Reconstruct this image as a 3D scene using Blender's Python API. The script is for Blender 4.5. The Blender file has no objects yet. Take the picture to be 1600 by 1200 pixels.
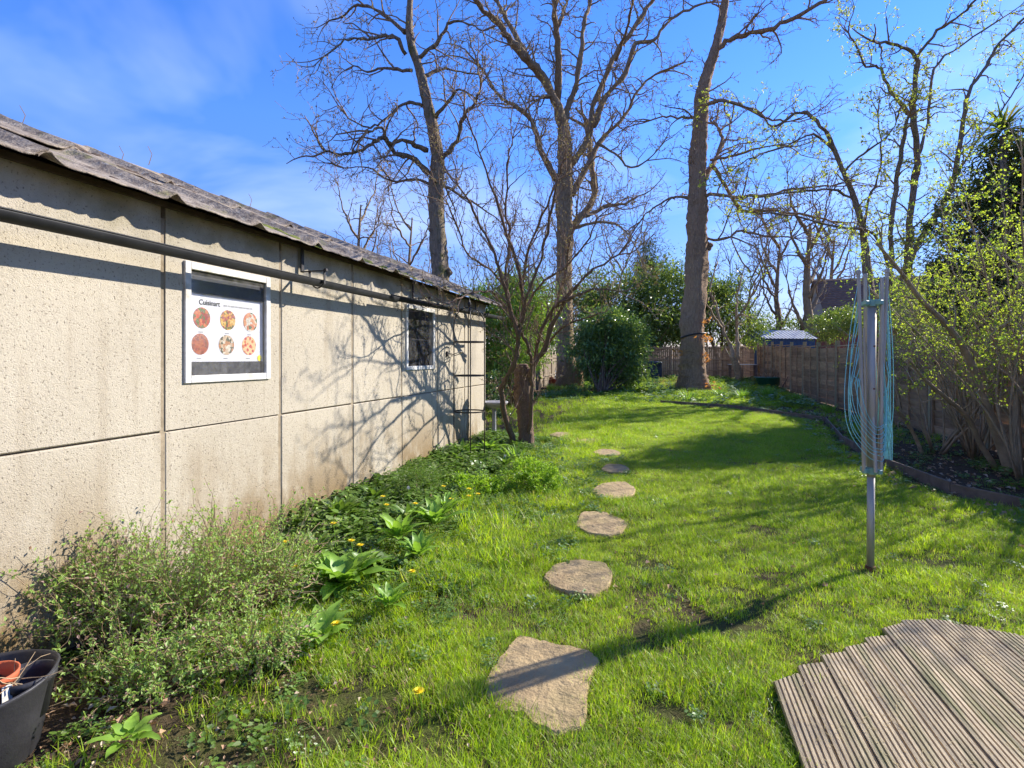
import bpy, math, random
import numpy as np
from mathutils import Vector
PI = math.pi
R_ = math.radians
scene = bpy.context.scene
COL = scene.collection
# ------------------------------------------------------------------ camera
THETA = math.atan(232 / 850.0)
EYE = 1.4
FPX = 850.0
cam_data = bpy.data.cameras.new("camera")
cam = bpy.data.objects.new("camera", cam_data)
COL.objects.link(cam)
cam.location = (0, 0, EYE)
cam.rotation_euler = (PI / 2, 0, THETA)
cam_data.sensor_width = 36
cam_data.lens = FPX / 1600 * 36
cam_data.shift_y = -0.025
cam_data.clip_start = 0.05
cam_data.clip_end = 2000
scene.camera = cam
# ------------------------------------------------------------------ sky + sun
SUN = np.array([1.0, 0.95, 0.84]); SUN = SUN / np.linalg.norm(SUN)
sun_el = math.asin(SUN[2]); sun_az = math.atan2(SUN[0], SUN[1])
world = bpy.data.worlds.new("World"); scene.world = world
world.use_nodes = True
wn, wl = world.node_tree.nodes, world.node_tree.links
bg = wn["Background"]
sky = wn.new("ShaderNodeTexSky"); sky.sky_type = 'NISHITA'; sky.sun_disc = False
sky.sun_elevation = sun_el; sky.sun_rotation = sun_az
sky.altitude = 0; sky.air_density = 1.0; sky.dust_density = 0.0; sky.ozone_density = 3.0
hs = wn.new("ShaderNodeHueSaturation"); hs.inputs["Saturation"].default_value = 1.27; hs.inputs["Value"].default_value = 0.93
wl.new(sky.outputs[0], hs.inputs["Color"])
tintw = wn.new("ShaderNodeMix"); tintw.data_type = 'RGBA'; tintw.blend_type = 'MULTIPLY'; tintw.inputs[0].default_value = 1
tintw.inputs[7].default_value = (0.98, 0.83, 1.15, 1)
wl.new(hs.outputs[0], tintw.inputs[6])
# thin cirrus, a function of the direction only
tc = wn.new("ShaderNodeTexCoord")
sepw = wn.new("ShaderNodeSeparateXYZ"); wl.new(tc.outputs["Generated"], sepw.inputs[0])
addz = wn.new("ShaderNodeMath"); addz.operation = 'ADD'; addz.inputs[1].default_value = 0.18; wl.new(sepw.outputs[2], addz.inputs[0])
dx = wn.new("ShaderNodeMath"); dx.operation = 'DIVIDE'; wl.new(sepw.outputs[0], dx.inputs[0]); wl.new(addz.outputs[0], dx.inputs[1])
dy = wn.new("ShaderNodeMath"); dy.operation = 'DIVIDE'; wl.new(sepw.outputs[1], dy.inputs[0]); wl.new(addz.outputs[0], dy.inputs[1])
cmb = wn.new("ShaderNodeCombineXYZ"); wl.new(dx.outputs[0], cmb.inputs[0]); wl.new(dy.outputs[0], cmb.inputs[1])
mpw = wn.new("ShaderNodeMapping"); mpw.inputs["Scale"].default_value = (1.0, 1.15, 1); mpw.inputs["Location"].default_value = (2.3, 6.4, 0)
mpw.inputs["Rotation"].default_value = (0, 0, 0.5)
wl.new(cmb.outputs[0], mpw.inputs[0])
nzw = wn.new("ShaderNodeTexNoise"); nzw.inputs["Scale"].default_value = 1.0; nzw.inputs["Detail"].default_value = 5
nzw.inputs["Roughness"].default_value = 0.5; nzw.inputs["Distortion"].default_value = 0.5
wl.new(mpw.outputs[0], nzw.inputs["Vector"])
crw = wn.new("ShaderNodeMapRange"); crw.inputs[1].default_value = 0.50; crw.inputs[2].default_value = 0.85
crw.inputs[3].default_value = 0; crw.inputs[4].default_value = 0.40
wl.new(nzw.outputs[0], crw.inputs[0])
mixw = wn.new("ShaderNodeMix"); mixw.data_type = 'RGBA'
hzn = wn.new("ShaderNodeMapRange"); hzn.inputs[1].default_value = 0.0; hzn.inputs[2].default_value = 0.38; hzn.inputs[3].default_value = 0.40; hzn.inputs[4].default_value = 1.0
wl.new(sepw.outputs[2], hzn.inputs[0])
hcm = wn.new("ShaderNodeVectorMath"); hcm.operation = 'SCALE'; wl.new(tintw.outputs[2], hcm.inputs[0]); wl.new(hzn.outputs[0], hcm.inputs[3])
wl.new(crw.outputs[0], mixw.inputs[0]); wl.new(hcm.outputs[0], mixw.inputs[6]); mixw.inputs[7].default_value = (5.6, 6.1, 7.2, 1)
wl.new(mixw.outputs[2], bg.inputs["Color"])
bg.inputs["Strength"].default_value = 0.135
sl = bpy.data.lights.new("sun", 'SUN'); sl.energy = 4.6; sl.angle = R_(0.53); sl.color = (1.0, 0.95, 0.86)
so = bpy.data.objects.new("sun", sl); COL.objects.link(so)
so.rotation_euler = Vector(SUN).to_track_quat('Z', 'Y').to_euler()
so.location = (20, 20, 20)
scene.view_settings.view_transform = 'Standard'
scene.view_settings.look = 'None'
scene.view_settings.exposure = 1.12
scene.view_settings.gamma = 1
scene.view_settings.use_curve_mapping = False
scene.cycles.max_bounces = 8
scene.cycles.transparent_max_bounces = 12
scene.cycles.use_adaptive_sampling = True
scene.cycles.adaptive_threshold = 0.02

# ------------------------------------------------------------------ frames of reference
RT = np.array([math.cos(THETA), math.sin(THETA), 0.0])
FW = np.array([-math.sin(THETA), math.cos(THETA), 0.0])
def P(px, py, D):
    return RT * ((px - 800) / FPX * D) + FW * D + np.array([0, 0, EYE + (560 - py) / FPX * D])
def rise(y):
    t = min(max((y - 17.0) / 13.0, 0), 1)
    return 0.30 * t * t * (3 - 2 * t)
def gz(x, y):
    if abs(x) > 40 or y > 60 or y < -20: return 0.30 if y > 30 else 0.0
    return rise(y) + 0.012 * math.sin(x * 2.1 + 1.3) * math.sin(y * 1.7) + 0.008 * math.sin(x * 5.3 + y * 3.1)
def G(px, py):
    D = FPX * EYE / (py - 560.0)
    for _ in range(12):
        p = P(px, py, D)
        D = FPX * (EYE - gz(p[0], p[1])) / (py - 560.0)
    p = P(px, py, D); p[2] = gz(p[0], p[1])
    return p
WX = -2.768      # the shed's wall plane

# ------------------------------------------------------------------ object helpers
def tag(o, label=None, cat=None, group=None, kind=None):
    if label: o["label"] = label
    if cat: o["category"] = cat
    if group: o["group"] = group
    if kind: o["kind"] = kind
    return o
def thing(name, loc, label, cat, group=None):
    o = bpy.data.objects.new(name, None); COL.objects.link(o)
    o.location = [float(v) for v in loc]; o.empty_display_size = 0.1
    return tag(o, label, cat, group)
def wloc(o):
    v = np.zeros(3)
    while o is not None:
        v = v + np.array(o.location); o = o.parent
    return v
class MB:
    def __init__(s):
        s.v = []; s.q = []; s.t = []; s.qm = []; s.tm = []; s.n = 0
    def add(s, V, Q=None, T=None, m=0):
        V = np.asarray(V, dtype=np.float64).reshape(-1, 3)
        if Q is not None and len(Q):
            Q = np.asarray(Q, dtype=np.int64).reshape(-1, 4); s.q.append(Q + s.n); s.qm.append(np.full(len(Q), m))
        if T is not None and len(T):
            T = np.asarray(T, dtype=np.int64).reshape(-1, 3); s.t.append(T + s.n); s.tm.append(np.full(len(T), m))
        s.v.append(V); s.n += len(V)
    def box(s, c, size, rot=None, m=0, bev=0.0):
        hx, hy, hz = [d / 2 for d in size]
        if bev > 0:
            b = min(bev, hx * .9, hy * .9, hz * .9)
            V = []
            idx = {}
            for sx in (-1, 1):
                for sy in (-1, 1):
                    for sz in (-1, 1):
                        for a in range(3):
                            h = [hx - b, hy - b, hz - b]; h[a] += b
                            idx[(sx, sy, sz, a)] = len(V)
                            V.append((sx * h[0], sy * h[1], sz * h[2]))
            Q = []; T = []
            I = lambda sx, sy, sz, a: idx[(sx, sy, sz, a)]
            for sg in (-1, 1):
                f = [I(sg, -1, -1, 0), I(sg, 1, -1, 0), I(sg, 1, 1, 0), I(sg, -1, 1, 0)]; Q.append(f if sg > 0 else f[::-1])
                f = [I(-1, sg, -1, 1), I(-1, sg, 1, 1), I(1, sg, 1, 1), I(1, sg, -1, 1)]; Q.append(f if sg > 0 else f[::-1])
                f = [I(-1, -1, sg, 2), I(1, -1, sg, 2), I(1, 1, sg, 2), I(-1, 1, sg, 2)]; Q.append(f if sg > 0 else f[::-1])
            for s1 in (-1, 1):
                for s2 in (-1, 1):
                    f = [I(s1, s2, -1, 0), I(s1, s2, -1, 1), I(s1, s2, 1, 1), I(s1, s2, 1, 0)]; Q.append(f if s1 * s2 > 0 else f[::-1])
                    f = [I(s1, -1, s2, 0), I(s1, 1, s2, 0), I(s1, 1, s2, 2), I(s1, -1, s2, 2)]; Q.append(f if s1 * s2 < 0 else f[::-1])
                    f = [I(-1, s1, s2, 1), I(1, s1, s2, 1), I(1, s1, s2, 2), I(-1, s1, s2, 2)]; Q.append(f if s1 * s2 > 0 else f[::-1])
            for k in [(a, b_, c_) for a in (-1, 1) for b_ in (-1, 1) for c_ in (-1, 1)]:
                f = [I(*k, 0), I(*k, 1), I(*k, 2)]; T.append(f if k[0] * k[1] * k[2] > 0 else f[::-1])
        else:
            V = [(sx * hx, sy * hy, sz * hz) for sx in (-1, 1) for sy in (-1, 1) for sz in (-1, 1)]
            Q = [(0, 1, 3, 2), (4, 6, 7, 5), (0, 4, 5, 1), (2, 3, 7, 6), (0, 2, 6, 4), (1, 5, 7, 3)]; T = None
        V = np.array(V, dtype=float)
        if rot is not None: V = V @ np.asarray(rot).T
        s.add(V + np.asarray(c, dtype=float), Q, T, m)
    def tube(s, pts, rad, k=6, m=0, cap=True):
        pts = np.asarray(pts, dtype=float); n = len(pts)
        rad = np.broadcast_to(np.asarray(rad, dtype=float), (n,))
        tg = np.gradient(pts, axis=0); tg /= (np.linalg.norm(tg, axis=1, keepdims=True) + 1e-12)
        ref = np.array([0.31, 0.17, 0.93]) if abs(tg[0][2]) < 0.8 else np.array([0.95, 0.3, 0.05])
        u = np.cross(tg, ref); u /= (np.linalg.norm(u, axis=1, keepdims=True) + 1e-9)
        w = np.cross(tg, u)
        a = np.arange(k) * 2 * PI / k
        V = pts[:, None, :] + rad[:, None, None] * (u[:, None, :] * np.cos(a)[None, :, None] + w[:, None, :] * np.sin(a)[None, :, None])
        V = V.reshape(-1, 3)
        i = np.arange(n - 1)[:, None] * k; j = np.arange(k)[None, :]; j2 = (j + 1) % k
        Q = np.stack([i + j, i + j2, i + k + j2, i + k + j], axis=-1).reshape(-1, 4)
        T = []
        if cap:
            V = np.vstack([V, pts[0], pts[-1]])
            for jj in range(k):
                T.append((n * k, (jj + 1) % k, jj)); T.append((n * k + 1, (n - 1) * k + jj, (n - 1) * k + (jj + 1) % k))
        s.add(V, Q, T, m)
    def lathe(s, c, prof, k=24, m=0):
        prof = np.asarray(prof, dtype=float); n = len(prof)
        a = np.arange(k) * 2 * PI / k
        V = np.stack([prof[:, 0][:, None] * np.cos(a), prof[:, 0][:, None] * np.sin(a), np.broadcast_to(prof[:, 1][:, None], (n, k))], axis=-1).reshape(-1, 3)
        i = np.arange(n - 1)[:, None] * k; j = np.arange(k)[None, :]; j2 = (j + 1) % k
        Q = np.stack([i + j, i + j2, i + k + j2, i + k + j], axis=-1).reshape(-1, 4)
        s.add(V + np.asarray(c, dtype=float), Q, None, m)
    def prism(s, poly, z0, z1, m=0):
        poly = np.asarray(poly, dtype=float); n = len(poly)
        a = np.cross(np.append(poly[1] - poly[0], 0), np.append(poly[2] - poly[1], 0))[2]
        area = 0.5 * sum(poly[i][0] * poly[(i + 1) % n][1] - poly[(i + 1) % n][0] * poly[i][1] for i in range(n))
        if area < 0: poly = poly[::-1]
        c = poly.mean(0)
        V = [(x, y, z0) for x, y in poly] + [(x, y, z1) for x, y in poly] + [(c[0], c[1], z1)]
        Q = [(i, (i + 1) % n, n + (i + 1) % n, n + i) for i in range(n)]
        T = [(2 * n, n + i, n + (i + 1) % n) for i in range(n)]
        s.add(V, Q, T, m)
    def leaves(s, C, d, up, L, W, fold=0.25, droop=0.0, m=0):
        C = np.asarray(C, dtype=float); n = len(C)
        d = d / (np.linalg.norm(d, axis=1, keepdims=True) + 1e-9)
        sd = np.cross(d, up); sd /= (np.linalg.norm(sd, axis=1, keepdims=True) + 1e-9)
        nr = np.cross(sd, d)
        L = np.broadcast_to(np.asarray(L, dtype=float), (n,))[:, None]; W = np.broadcast_to(np.asarray(W, dtype=float), (n,))[:, None]
        mid = C + d * L * 0.45
        V = np.stack([C, mid + sd * W / 2 + nr * W * fold, C + d * L - nr * L * droop, mid - sd * W / 2 + nr * W * fold], axis=1).reshape(-1, 3)
        b = np.arange(n)[:, None] * 4
        T = np.concatenate([b + np.array([[0, 1, 2]]), b + np.array([[0, 2, 3]])], axis=0)
        s.add(V, None, T, m)
    def bigleaf(s, base, d, up, L, W, bend=0.4, cup=0.2, wav=0.0, m=0, seg=6, rng=random, shape=0.75):
        d = np.array(d, dtype=float); d /= np.linalg.norm(d)
        sd = np.cross(d, up); sd /= np.linalg.norm(sd) + 1e-9
        V = []; p = np.array(base, dtype=float); cur = d.copy()
        for i in range(seg + 1):
            t = i / seg
            w = W * (math.sin(PI * min(1, (t ** shape) * 0.97 + 0.03)) ** 0.8) * 0.5 + 0.0015
            nr = np.cross(sd, cur)
            wv = wav * math.sin(t * 14 + base[0] * 50) * W
            V += [p + sd * w + nr * (w * cup + wv), p - nr * w * 0.12, p - sd * w + nr * (w * cup - wv)]
            cur = cur + np.array([0, 0, -bend * L / seg * (1.5 + t * 3)]) / max(L, 1e-3); cur /= np.linalg.norm(cur)
            p = p + cur * L / seg
        Q = []
        for i in range(seg):
            a = i * 3; Q += [(a, a + 1, a + 4, a + 3), (a + 1, a + 2, a + 5, a + 4)]
        s.add(V, Q, None, m)
    def mesh(s, name, mats, smooth=False, origin=(0, 0, 0)):
        me = bpy.data.meshes.new(name)
        V = np.concatenate(s.v) - np.asarray(origin)
        me.vertices.add(len(V)); me.vertices.foreach_set("co", V.astype(np.float32).ravel())
        loops = []; starts = []; mi = []; off = 0
        if s.q:
            q = np.concatenate(s.q); loops.append(q.ravel()); starts.append(np.arange(len(q)) * 4); off = len(q) * 4; mi.append(np.concatenate(s.qm))
        if s.t:
            t = np.concatenate(s.t); loops.append(t.ravel()); starts.append(off + np.arange(len(t)) * 3); mi.append(np.concatenate(s.tm))
        loops = np.concatenate(loops); starts = np.concatenate(starts); mi = np.concatenate(mi)
        me.loops.add(len(loops)); me.loops.foreach_set("vertex_index", loops.astype(np.int32))
        me.polygons.add(len(starts)); me.polygons.foreach_set("loop_start", starts.astype(np.int32))
        me.polygons.foreach_set("material_index", mi.astype(np.int32))
        me.polygons.foreach_set("use_smooth", np.full(len(starts), bool(smooth)))
        for mm in (mats if isinstance(mats, (list, tuple)) else [mats]): me.materials.append(mm)
        me.update(calc_edges=True); me.validate()
        return me
    def build(s, name, mats, parent=None, smooth=False, label=None, cat=None, group=None, kind=None, loc=None):
        org = wloc(parent) if parent is not None else np.zeros(3)
        l = np.zeros(3)
        if loc is not None:
            l = np.asarray(loc, dtype=float) - org; org = np.asarray(loc, dtype=float)
        o = bpy.data.objects.new(name, s.mesh(name, mats, smooth, org))
        COL.objects.link(o); o.location = l
        if parent is not None: o.parent = parent
        tag(o, label, cat, group, kind)
        return o
def place(name, me, loc, parent=None, rotz=0, scale=None, rot=None):
    o = bpy.data.objects.new(name, me); COL.objects.link(o)
    if parent is not None: o.parent = parent; o.location = np.asarray(loc) - wloc(parent)
    else: o.location = loc
    o.rotation_euler = rot if rot is not None else (0, 0, rotz)
    if scale is not None: o.scale = scale
    return o
def copy_tree(o, parent=None):
    c = o.copy(); COL.objects.link(c)
    if parent is not None: c.parent = parent
    for ch in o.children: copy_tree(ch, c)
    return c

# ------------------------------------------------------------------ materials
def newmat(name):
    m = bpy.data.materials.new(name); m.use_nodes = True
    nt = m.node_tree; b = nt.nodes["Principled BSDF"]
    return m, nt.nodes, nt.links, b
def mixc(N, L, f, a, b, mode='MIX'):
    x = N.new("ShaderNodeMix"); x.data_type = 'RGBA'; x.blend_type = mode
    for i, v in ((0, f), (6, a), (7, b)):
        if isinstance(v, (int, float)): x.inputs[i].default_value = v
        elif isinstance(v, tuple): x.inputs[i].default_value = (*v[:3], 1)
        else: L.new(v, x.inputs[i])
    return x.outputs[2]
def noise(N, L, vec, scale, detail=4, rough=0.55, dist=0.0):
    n = N.new("ShaderNodeTexNoise"); n.inputs["Scale"].default_value = scale; n.inputs["Detail"].default_value = detail
    n.inputs["Roughness"].default_value = rough; n.inputs["Distortion"].default_value = dist
    if vec is not None: L.new(vec, n.inputs["Vector"])
    return n.outputs[0]
def rng_(N, L, v, a, b, c=0.0, d=1.0):
    r = N.new("ShaderNodeMapRange"); r.inputs[1].default_value = a; r.inputs[2].default_value = b
    r.inputs[3].default_value = c; r.inputs[4].default_value = d; L.new(v, r.inputs[0]); return r.outputs[0]
def wpos(N, L, scale=(1, 1, 1), obj=False):
    mp = N.new("ShaderNodeMapping"); mp.inputs["Scale"].default_value = scale
    if obj:
        t = N.new("ShaderNodeTexCoord"); L.new(t.outputs["Object"], mp.inputs[0])
    else:
        g = N.new("ShaderNodeNewGeometry"); L.new(g.outputs["Position"], mp.inputs[0])
    return mp.outputs[0]
def bump(N, L, b, h, strength=0.3, dist=0.01, prev=None):
    bp = N.new("ShaderNodeBump"); bp.inputs["Strength"].default_value = strength; bp.inputs["Distance"].default_value = dist
    L.new(h, bp.inputs["Height"])
    if prev is not None: L.new(prev, bp.inputs["Normal"])
    L.new(bp.outputs[0], b.inputs["Normal"]); return bp.outputs[0]
def M(name, c1, c2=None, scale=8, rough=0.75, bstr=0.0, bscale=40, bdist=0.01, metal=0.0, stretch=(1, 1, 1), c3=None, isl=0.0, spec=0.4, obj=False):
    m, N, L, b = newmat(name)
    b.inputs["Roughness"].default_value = rough; b.inputs["Metallic"].default_value = metal
    b.inputs["Specular IOR Level"].default_value = spec
    vec = wpos(N, L, stretch, obj)
    c2 = c2 or tuple(v * 0.7 for v in c1)
    f = rng_(N, L, noise(N, L, vec, scale, 6, 0.6), 0.32, 0.68)
    col = mixc(N, L, f, c1, c2)
    if c3:
        f2 = rng_(N, L, noise(N, L, vec, scale * 0.31, 5, 0.6), 0.5, 0.68)
        col = mixc(N, L, f2, col, c3)
    if isl > 0:
        g = N.new("ShaderNodeNewGeometry")
        oi = N.new("ShaderNodeObjectInfo")
        ad = N.new("ShaderNodeMath"); ad.operation = 'ADD'; L.new(g.outputs["Random Per Island"], ad.inputs[0]); L.new(oi.outputs["Random"], ad.inputs[1])
        fr = N.new("ShaderNodeMath"); fr.operation = 'FRACT'; L.new(ad.outputs[0], fr.inputs[0])
        v = rng_(N, L, fr.outputs[0], 0, 1, 1 - isl, 1 + isl)
        cc = N.new("ShaderNodeCombineColor"); [L.new(v, cc.inputs[i]) for i in range(3)]
        col = mixc(N, L, 1.0, col, cc.outputs[0], 'MULTIPLY')
    L.new(col, b.inputs["Base Color"])
    if bstr > 0: bump(N, L, b, noise(N, L, vec, bscale, 6, 0.65), bstr, bdist)
    return m
def leafmat(name, ca, cb, cc=None, rough=0.5, trans=0.35, tcol=None, spec=0.4, nscale=1.2, ccfrac=0.8):
    m, N, L, b = newmat(name)
    out = N["Material Output"]
    g = N.new("ShaderNodeNewGeometry")
    oi = N.new("ShaderNodeObjectInfo")
    ad = N.new("ShaderNodeMath"); ad.operation = 'ADD'; L.new(g.outputs["Random Per Island"], ad.inputs[0]); L.new(oi.outputs["Random"], ad.inputs[1])
    fr = N.new("ShaderNodeMath"); fr.operation = 'FRACT'; L.new(ad.outputs[0], fr.inputs[0])
    vec = wpos(N, L)
    n1 = rng_(N, L, noise(N, L, vec, nscale, 4, 0.6), 0.35, 0.65)
    md = N.new("ShaderNodeMath"); md.operation = 'MULTIPLY_ADD'; md.inputs[1].default_value = 0.55
    L.new(fr.outputs[0], md.inputs[0])
    m2 = N.new("ShaderNodeMath"); m2.operation = 'MULTIPLY'; m2.inputs[1].default_value = 0.45; L.new(n1, m2.inputs[0]); L.new(m2.outputs[0], md.inputs[2])
    col = mixc(N, L, md.outputs[0], ca, cb)
    if cc:
        s2 = N.new("ShaderNodeMath"); s2.operation = 'MULTIPLY'; s2.inputs[1].default_value = 7.31; L.new(fr.outputs[0], s2.inputs[0])
        f2 = N.new("ShaderNodeMath"); f2.operation = 'FRACT'; L.new(s2.outputs[0], f2.inputs[0])
        col = mixc(N, L, rng_(N, L, f2.outputs[0], ccfrac, ccfrac + 0.05), col, cc)
    L.new(col, b.inputs["Base Color"]); b.inputs["Roughness"].default_value = rough
    b.inputs["Specular IOR Level"].default_value = spec
    tr = N.new("ShaderNodeBsdfTranslucent")
    tcn = mixc(N, L, 1.0, col, tcol or (1.0, 1.0, 0.6), 'MULTIPLY')
    br = N.new("ShaderNodeBrightContrast")
    sc = N.new("ShaderNodeHueSaturation"); sc.inputs["Value"].default_value = 1.7; L.new(tcn, sc.inputs["Color"])
    L.new(sc.outputs[0], tr.inputs["Color"])
    mx = N.new("ShaderNodeMixShader"); mx.inputs[0].default_value = trans
    L.new(b.outputs[0], mx.inputs[1]); L.new(tr.outputs[0], mx.inputs[2]); L.new(mx.outputs[0], out.inputs["Surface"])
    return m

def wall_material():
    m, N, L, b = newmat("pebbledash_concrete")
    vec = wpos(N, L)
    big = noise(N, L, vec, 0.9, 5, 0.6)
    col = mixc(N, L, rng_(N, L, big, 0.35, 0.7), (0.47, 0.41, 0.315), (0.40, 0.345, 0.26))
    mid = noise(N, L, vec, 26, 6, 0.7)
    col = mixc(N, L, rng_(N, L, mid, 0.5, 0.78, 0, 0.55), col, (0.33, 0.28, 0.21))
    # damp brown staining that rises from the soil (dirt)
    gp = N.new("ShaderNodeNewGeometry"); sp = N.new("ShaderNodeSeparateXYZ"); L.new(gp.outputs["Position"], sp.inputs[0])
    lowm = rng_(N, L, sp.outputs[2], 0.15, 0.95, 1.0, 0.0)
    stain = noise(N, L, wpos(N, L, (1, 1, 0.55)), 2.3, 6, 0.65)
    ad = N.new("ShaderNodeMath"); ad.operation = 'MULTIPLY'; L.new(lowm, ad.inputs[0]); L.new(rng_(N, L, stain, 0.40, 0.57), ad.inputs[1])
    col = mixc(N, L, ad.outputs[0], col, (0.20, 0.13, 0.055))
    # algae under the eaves and dirt streaks
    him = rng_(N, L, sp.outputs[2], 1.9, 2.2, 0.0, 0.7)
    ad3 = N.new("ShaderNodeMath"); ad3.operation = 'MULTIPLY'; L.new(him, ad3.inputs[0]); L.new(rng_(N, L, noise(N, L, vec, 3.1, 5), 0.4, 0.65), ad3.inputs[1])
    col = mixc(N, L, ad3.outputs[0], col, (0.20, 0.17, 0.09))
    streak = noise(N, L, wpos(N, L, (1, 3.5, 0.35)), 2.6, 5, 0.6)
    col = mixc(N, L, rng_(N, L, streak, 0.55, 0.8, 0, 0.45), col, (0.24, 0.18, 0.11))
    # pits between the stones
    vo = N.new("ShaderNodeTexVoronoi"); vo.inputs["Scale"].default_value = 140; vo.inputs["Randomness"].default_value = 1
    wv = N.new("ShaderNodeVectorMath"); wv.operation = 'ADD'
    nz = N.new("ShaderNodeTexNoise"); nz.inputs["Scale"].default_value = 60; L.new(vec, nz.inputs["Vector"])
    sc = N.new("ShaderNodeVectorMath"); sc.operation = 'SCALE'; sc.inputs[3].default_value = 0.012; L.new(nz.outputs[1], sc.inputs[0])
    L.new(vec, wv.inputs[0]); L.new(sc.outputs[0], wv.inputs[1]); L.new(wv.outputs[0], vo.inputs["Vector"])
    pit = noise(N, L, vec, 85, 3, 0.5)
    pm = rng_(N, L, pit, 0.61, 0.70, 0, 0.7)
    col = mixc(N, L, pm, col, (0.13, 0.105, 0.075))
    L.new(col, b.inputs["Base Color"]); b.inputs["Roughness"].default_value = 0.93; b.inputs["Specular IOR Level"].default_value = 0.2
    inv = N.new("ShaderNodeMath"); inv.operation = 'SUBTRACT'; inv.inputs[0].default_value = 1; L.new(vo.outputs["Distance"], inv.inputs[1])
    n0 = bump(N, L, b, inv.outputs[0], 0.35, 0.004)
    n1 = bump(N, L, b, noise(N, L, vec, 170, 5, 0.7), 0.5, 0.006, n0)
    n2 = bump(N, L, b, rng_(N, L, pit, 0.60, 0.68, 1, 0), 0.5, 0.006, n1)
    bump(N, L, b, mid, 0.30, 0.014, n2)
    return m

def roof_material():
    m, N, L, b = newmat("weathered_cement_sheet")
    vec = wpos(N, L)
    f = rng_(N, L, noise(N, L, wpos(N, L, (1.6, .35, 1.6)), 9, 8, 0.75), 0.35, 0.65)
    col = mixc(N, L, f, (0.33, 0.27, 0.21), (0.10, 0.072, 0.055))
    f2 = rng_(N, L, noise(N, L, vec, 28, 5, 0.7), 0.55, 0.7)
    col = mixc(N, L, f2, col, (0.38, 0.34, 0.29))
    f3 = rng_(N, L, noise(N, L, vec, 3.5, 6, 0.7), 0.57, 0.66, 0, 0.85)
    col = mixc(N, L, f3, col, (0.14, 0.13, 0.03))
    L.new(col, b.inputs["Base Color"]); b.inputs["Roughness"].default_value = 0.95
    n0 = bump(N, L, b, noise(N, L, vec, 50, 6, 0.7), 0.7, 0.01)
    bump(N, L, b, noise(N, L, vec, 11, 5, 0.7), 0.8, 0.03, n0)
    return m

def ground_material():
    m, N, L, b = newmat("soil_and_turf")
    vec = wpos(N, L)
    soil = mixc(N, L, rng_(N, L, noise(N, L, vec, 17, 8, 0.7), 0.3, 0.7), (0.13, 0.085, 0.052), (0.06, 0.04, 0.026))
    soil = mixc(N, L, rng_(N, L, noise(N, L, vec, 70, 4, 0.7), 0.62, 0.72), soil, (0.19, 0.14, 0.09))
    turf = mixc(N, L, rng_(N, L, noise(N, L, vec, 9, 6, 0.7), 0.35, 0.65), (0.10, 0.12, 0.025), (0.085, 0.075, 0.03))
    f = rng_(N, L, noise(N, L, vec, 1.7, 6, 0.7), 0.38, 0.52)
    gp = N.new("ShaderNodeNewGeometry"); sp = N.new("ShaderNodeSeparateXYZ"); L.new(gp.outputs["Position"], sp.inputs[0])
    xm = rng_(N, L, sp.outputs[0], -2.0, -1.5, 0, 1); xr = rng_(N, L, sp.outputs[0], 2.9, 3.1, 1, 0)
    mm = N.new("ShaderNodeMath"); mm.operation = 'MULTIPLY'; L.new(xm, mm.inputs[0]); L.new(xr, mm.inputs[1])
    m2 = N.new("ShaderNodeMath"); m2.operation = 'MULTIPLY'; L.new(mm.outputs[0], m2.inputs[0]); L.new(f, m2.inputs[1])
    col = mixc(N, L, m2.outputs[0], soil, turf)
    L.new(col, b.inputs["Base Color"]); b.inputs["Roughness"].default_value = 1.0; b.inputs["Specular IOR Level"].default_value = 0.1
    n0 = bump(N, L, b, noise(N, L, vec, 30, 8, 0.7), 1.0, 0.03)
    bump(N, L, b, noise(N, L, vec, 6, 5, 0.7), 0.8, 0.06, n0)
    return m

def bark_material(name, c1, c2, c3, sc=1.0, moss=None):
    m, N, L, b = newmat(name)
    vec = wpos(N, L, (3 * sc, 3 * sc, 0.8 * sc))
    f = rng_(N, L, noise(N, L, vec, 5, 8, 0.7), 0.32, 0.68)
    col = mixc(N, L, f, c1, c2)
    col = mixc(N, L, rng_(N, L, noise(N, L, wpos(N, L, (sc, sc, sc)), 1.6, 5, 0.6), 0.5, 0.62), col, c3)
    col = mixc(N, L, rng_(N, L, noise(N, L, wpos(N, L, (sc, sc, sc * .7)), 4.5, 6, 0.7), 0.56, 0.68, 0, .75), col, tuple(v * .55 for v in c1))
    col = mixc(N, L, rng_(N, L, noise(N, L, wpos(N, L, (sc, sc, sc * .5)), 7.5, 6, 0.7), 0.60, 0.70, 0, .7), col, tuple(min(1, v * 1.5) for v in c1))
    if moss:
        col = mixc(N, L, rng_(N, L, noise(N, L, wpos(N, L), 2.2, 5, 0.7), 0.55, 0.66, 0, 0.8), col, moss)
    L.new(col, b.inputs["Base Color"]); b.inputs["Roughness"].default_value = 0.95; b.inputs["Specular IOR Level"].default_value = 0.15
    n0 = bump(N, L, b, noise(N, L, vec, 8, 8, 0.75), 1.0, 0.07 / sc)
    vo = N.new("ShaderNodeTexVoronoi"); vo.inputs["Scale"].default_value = 3.5; vo.feature = 'DISTANCE_TO_EDGE'; L.new(vec, vo.inputs["Vector"])
    bump(N, L, b, rng_(N, L, vo.outputs["Distance"], 0, .12), 0.6, 0.04 / sc, n0)
    return m

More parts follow.
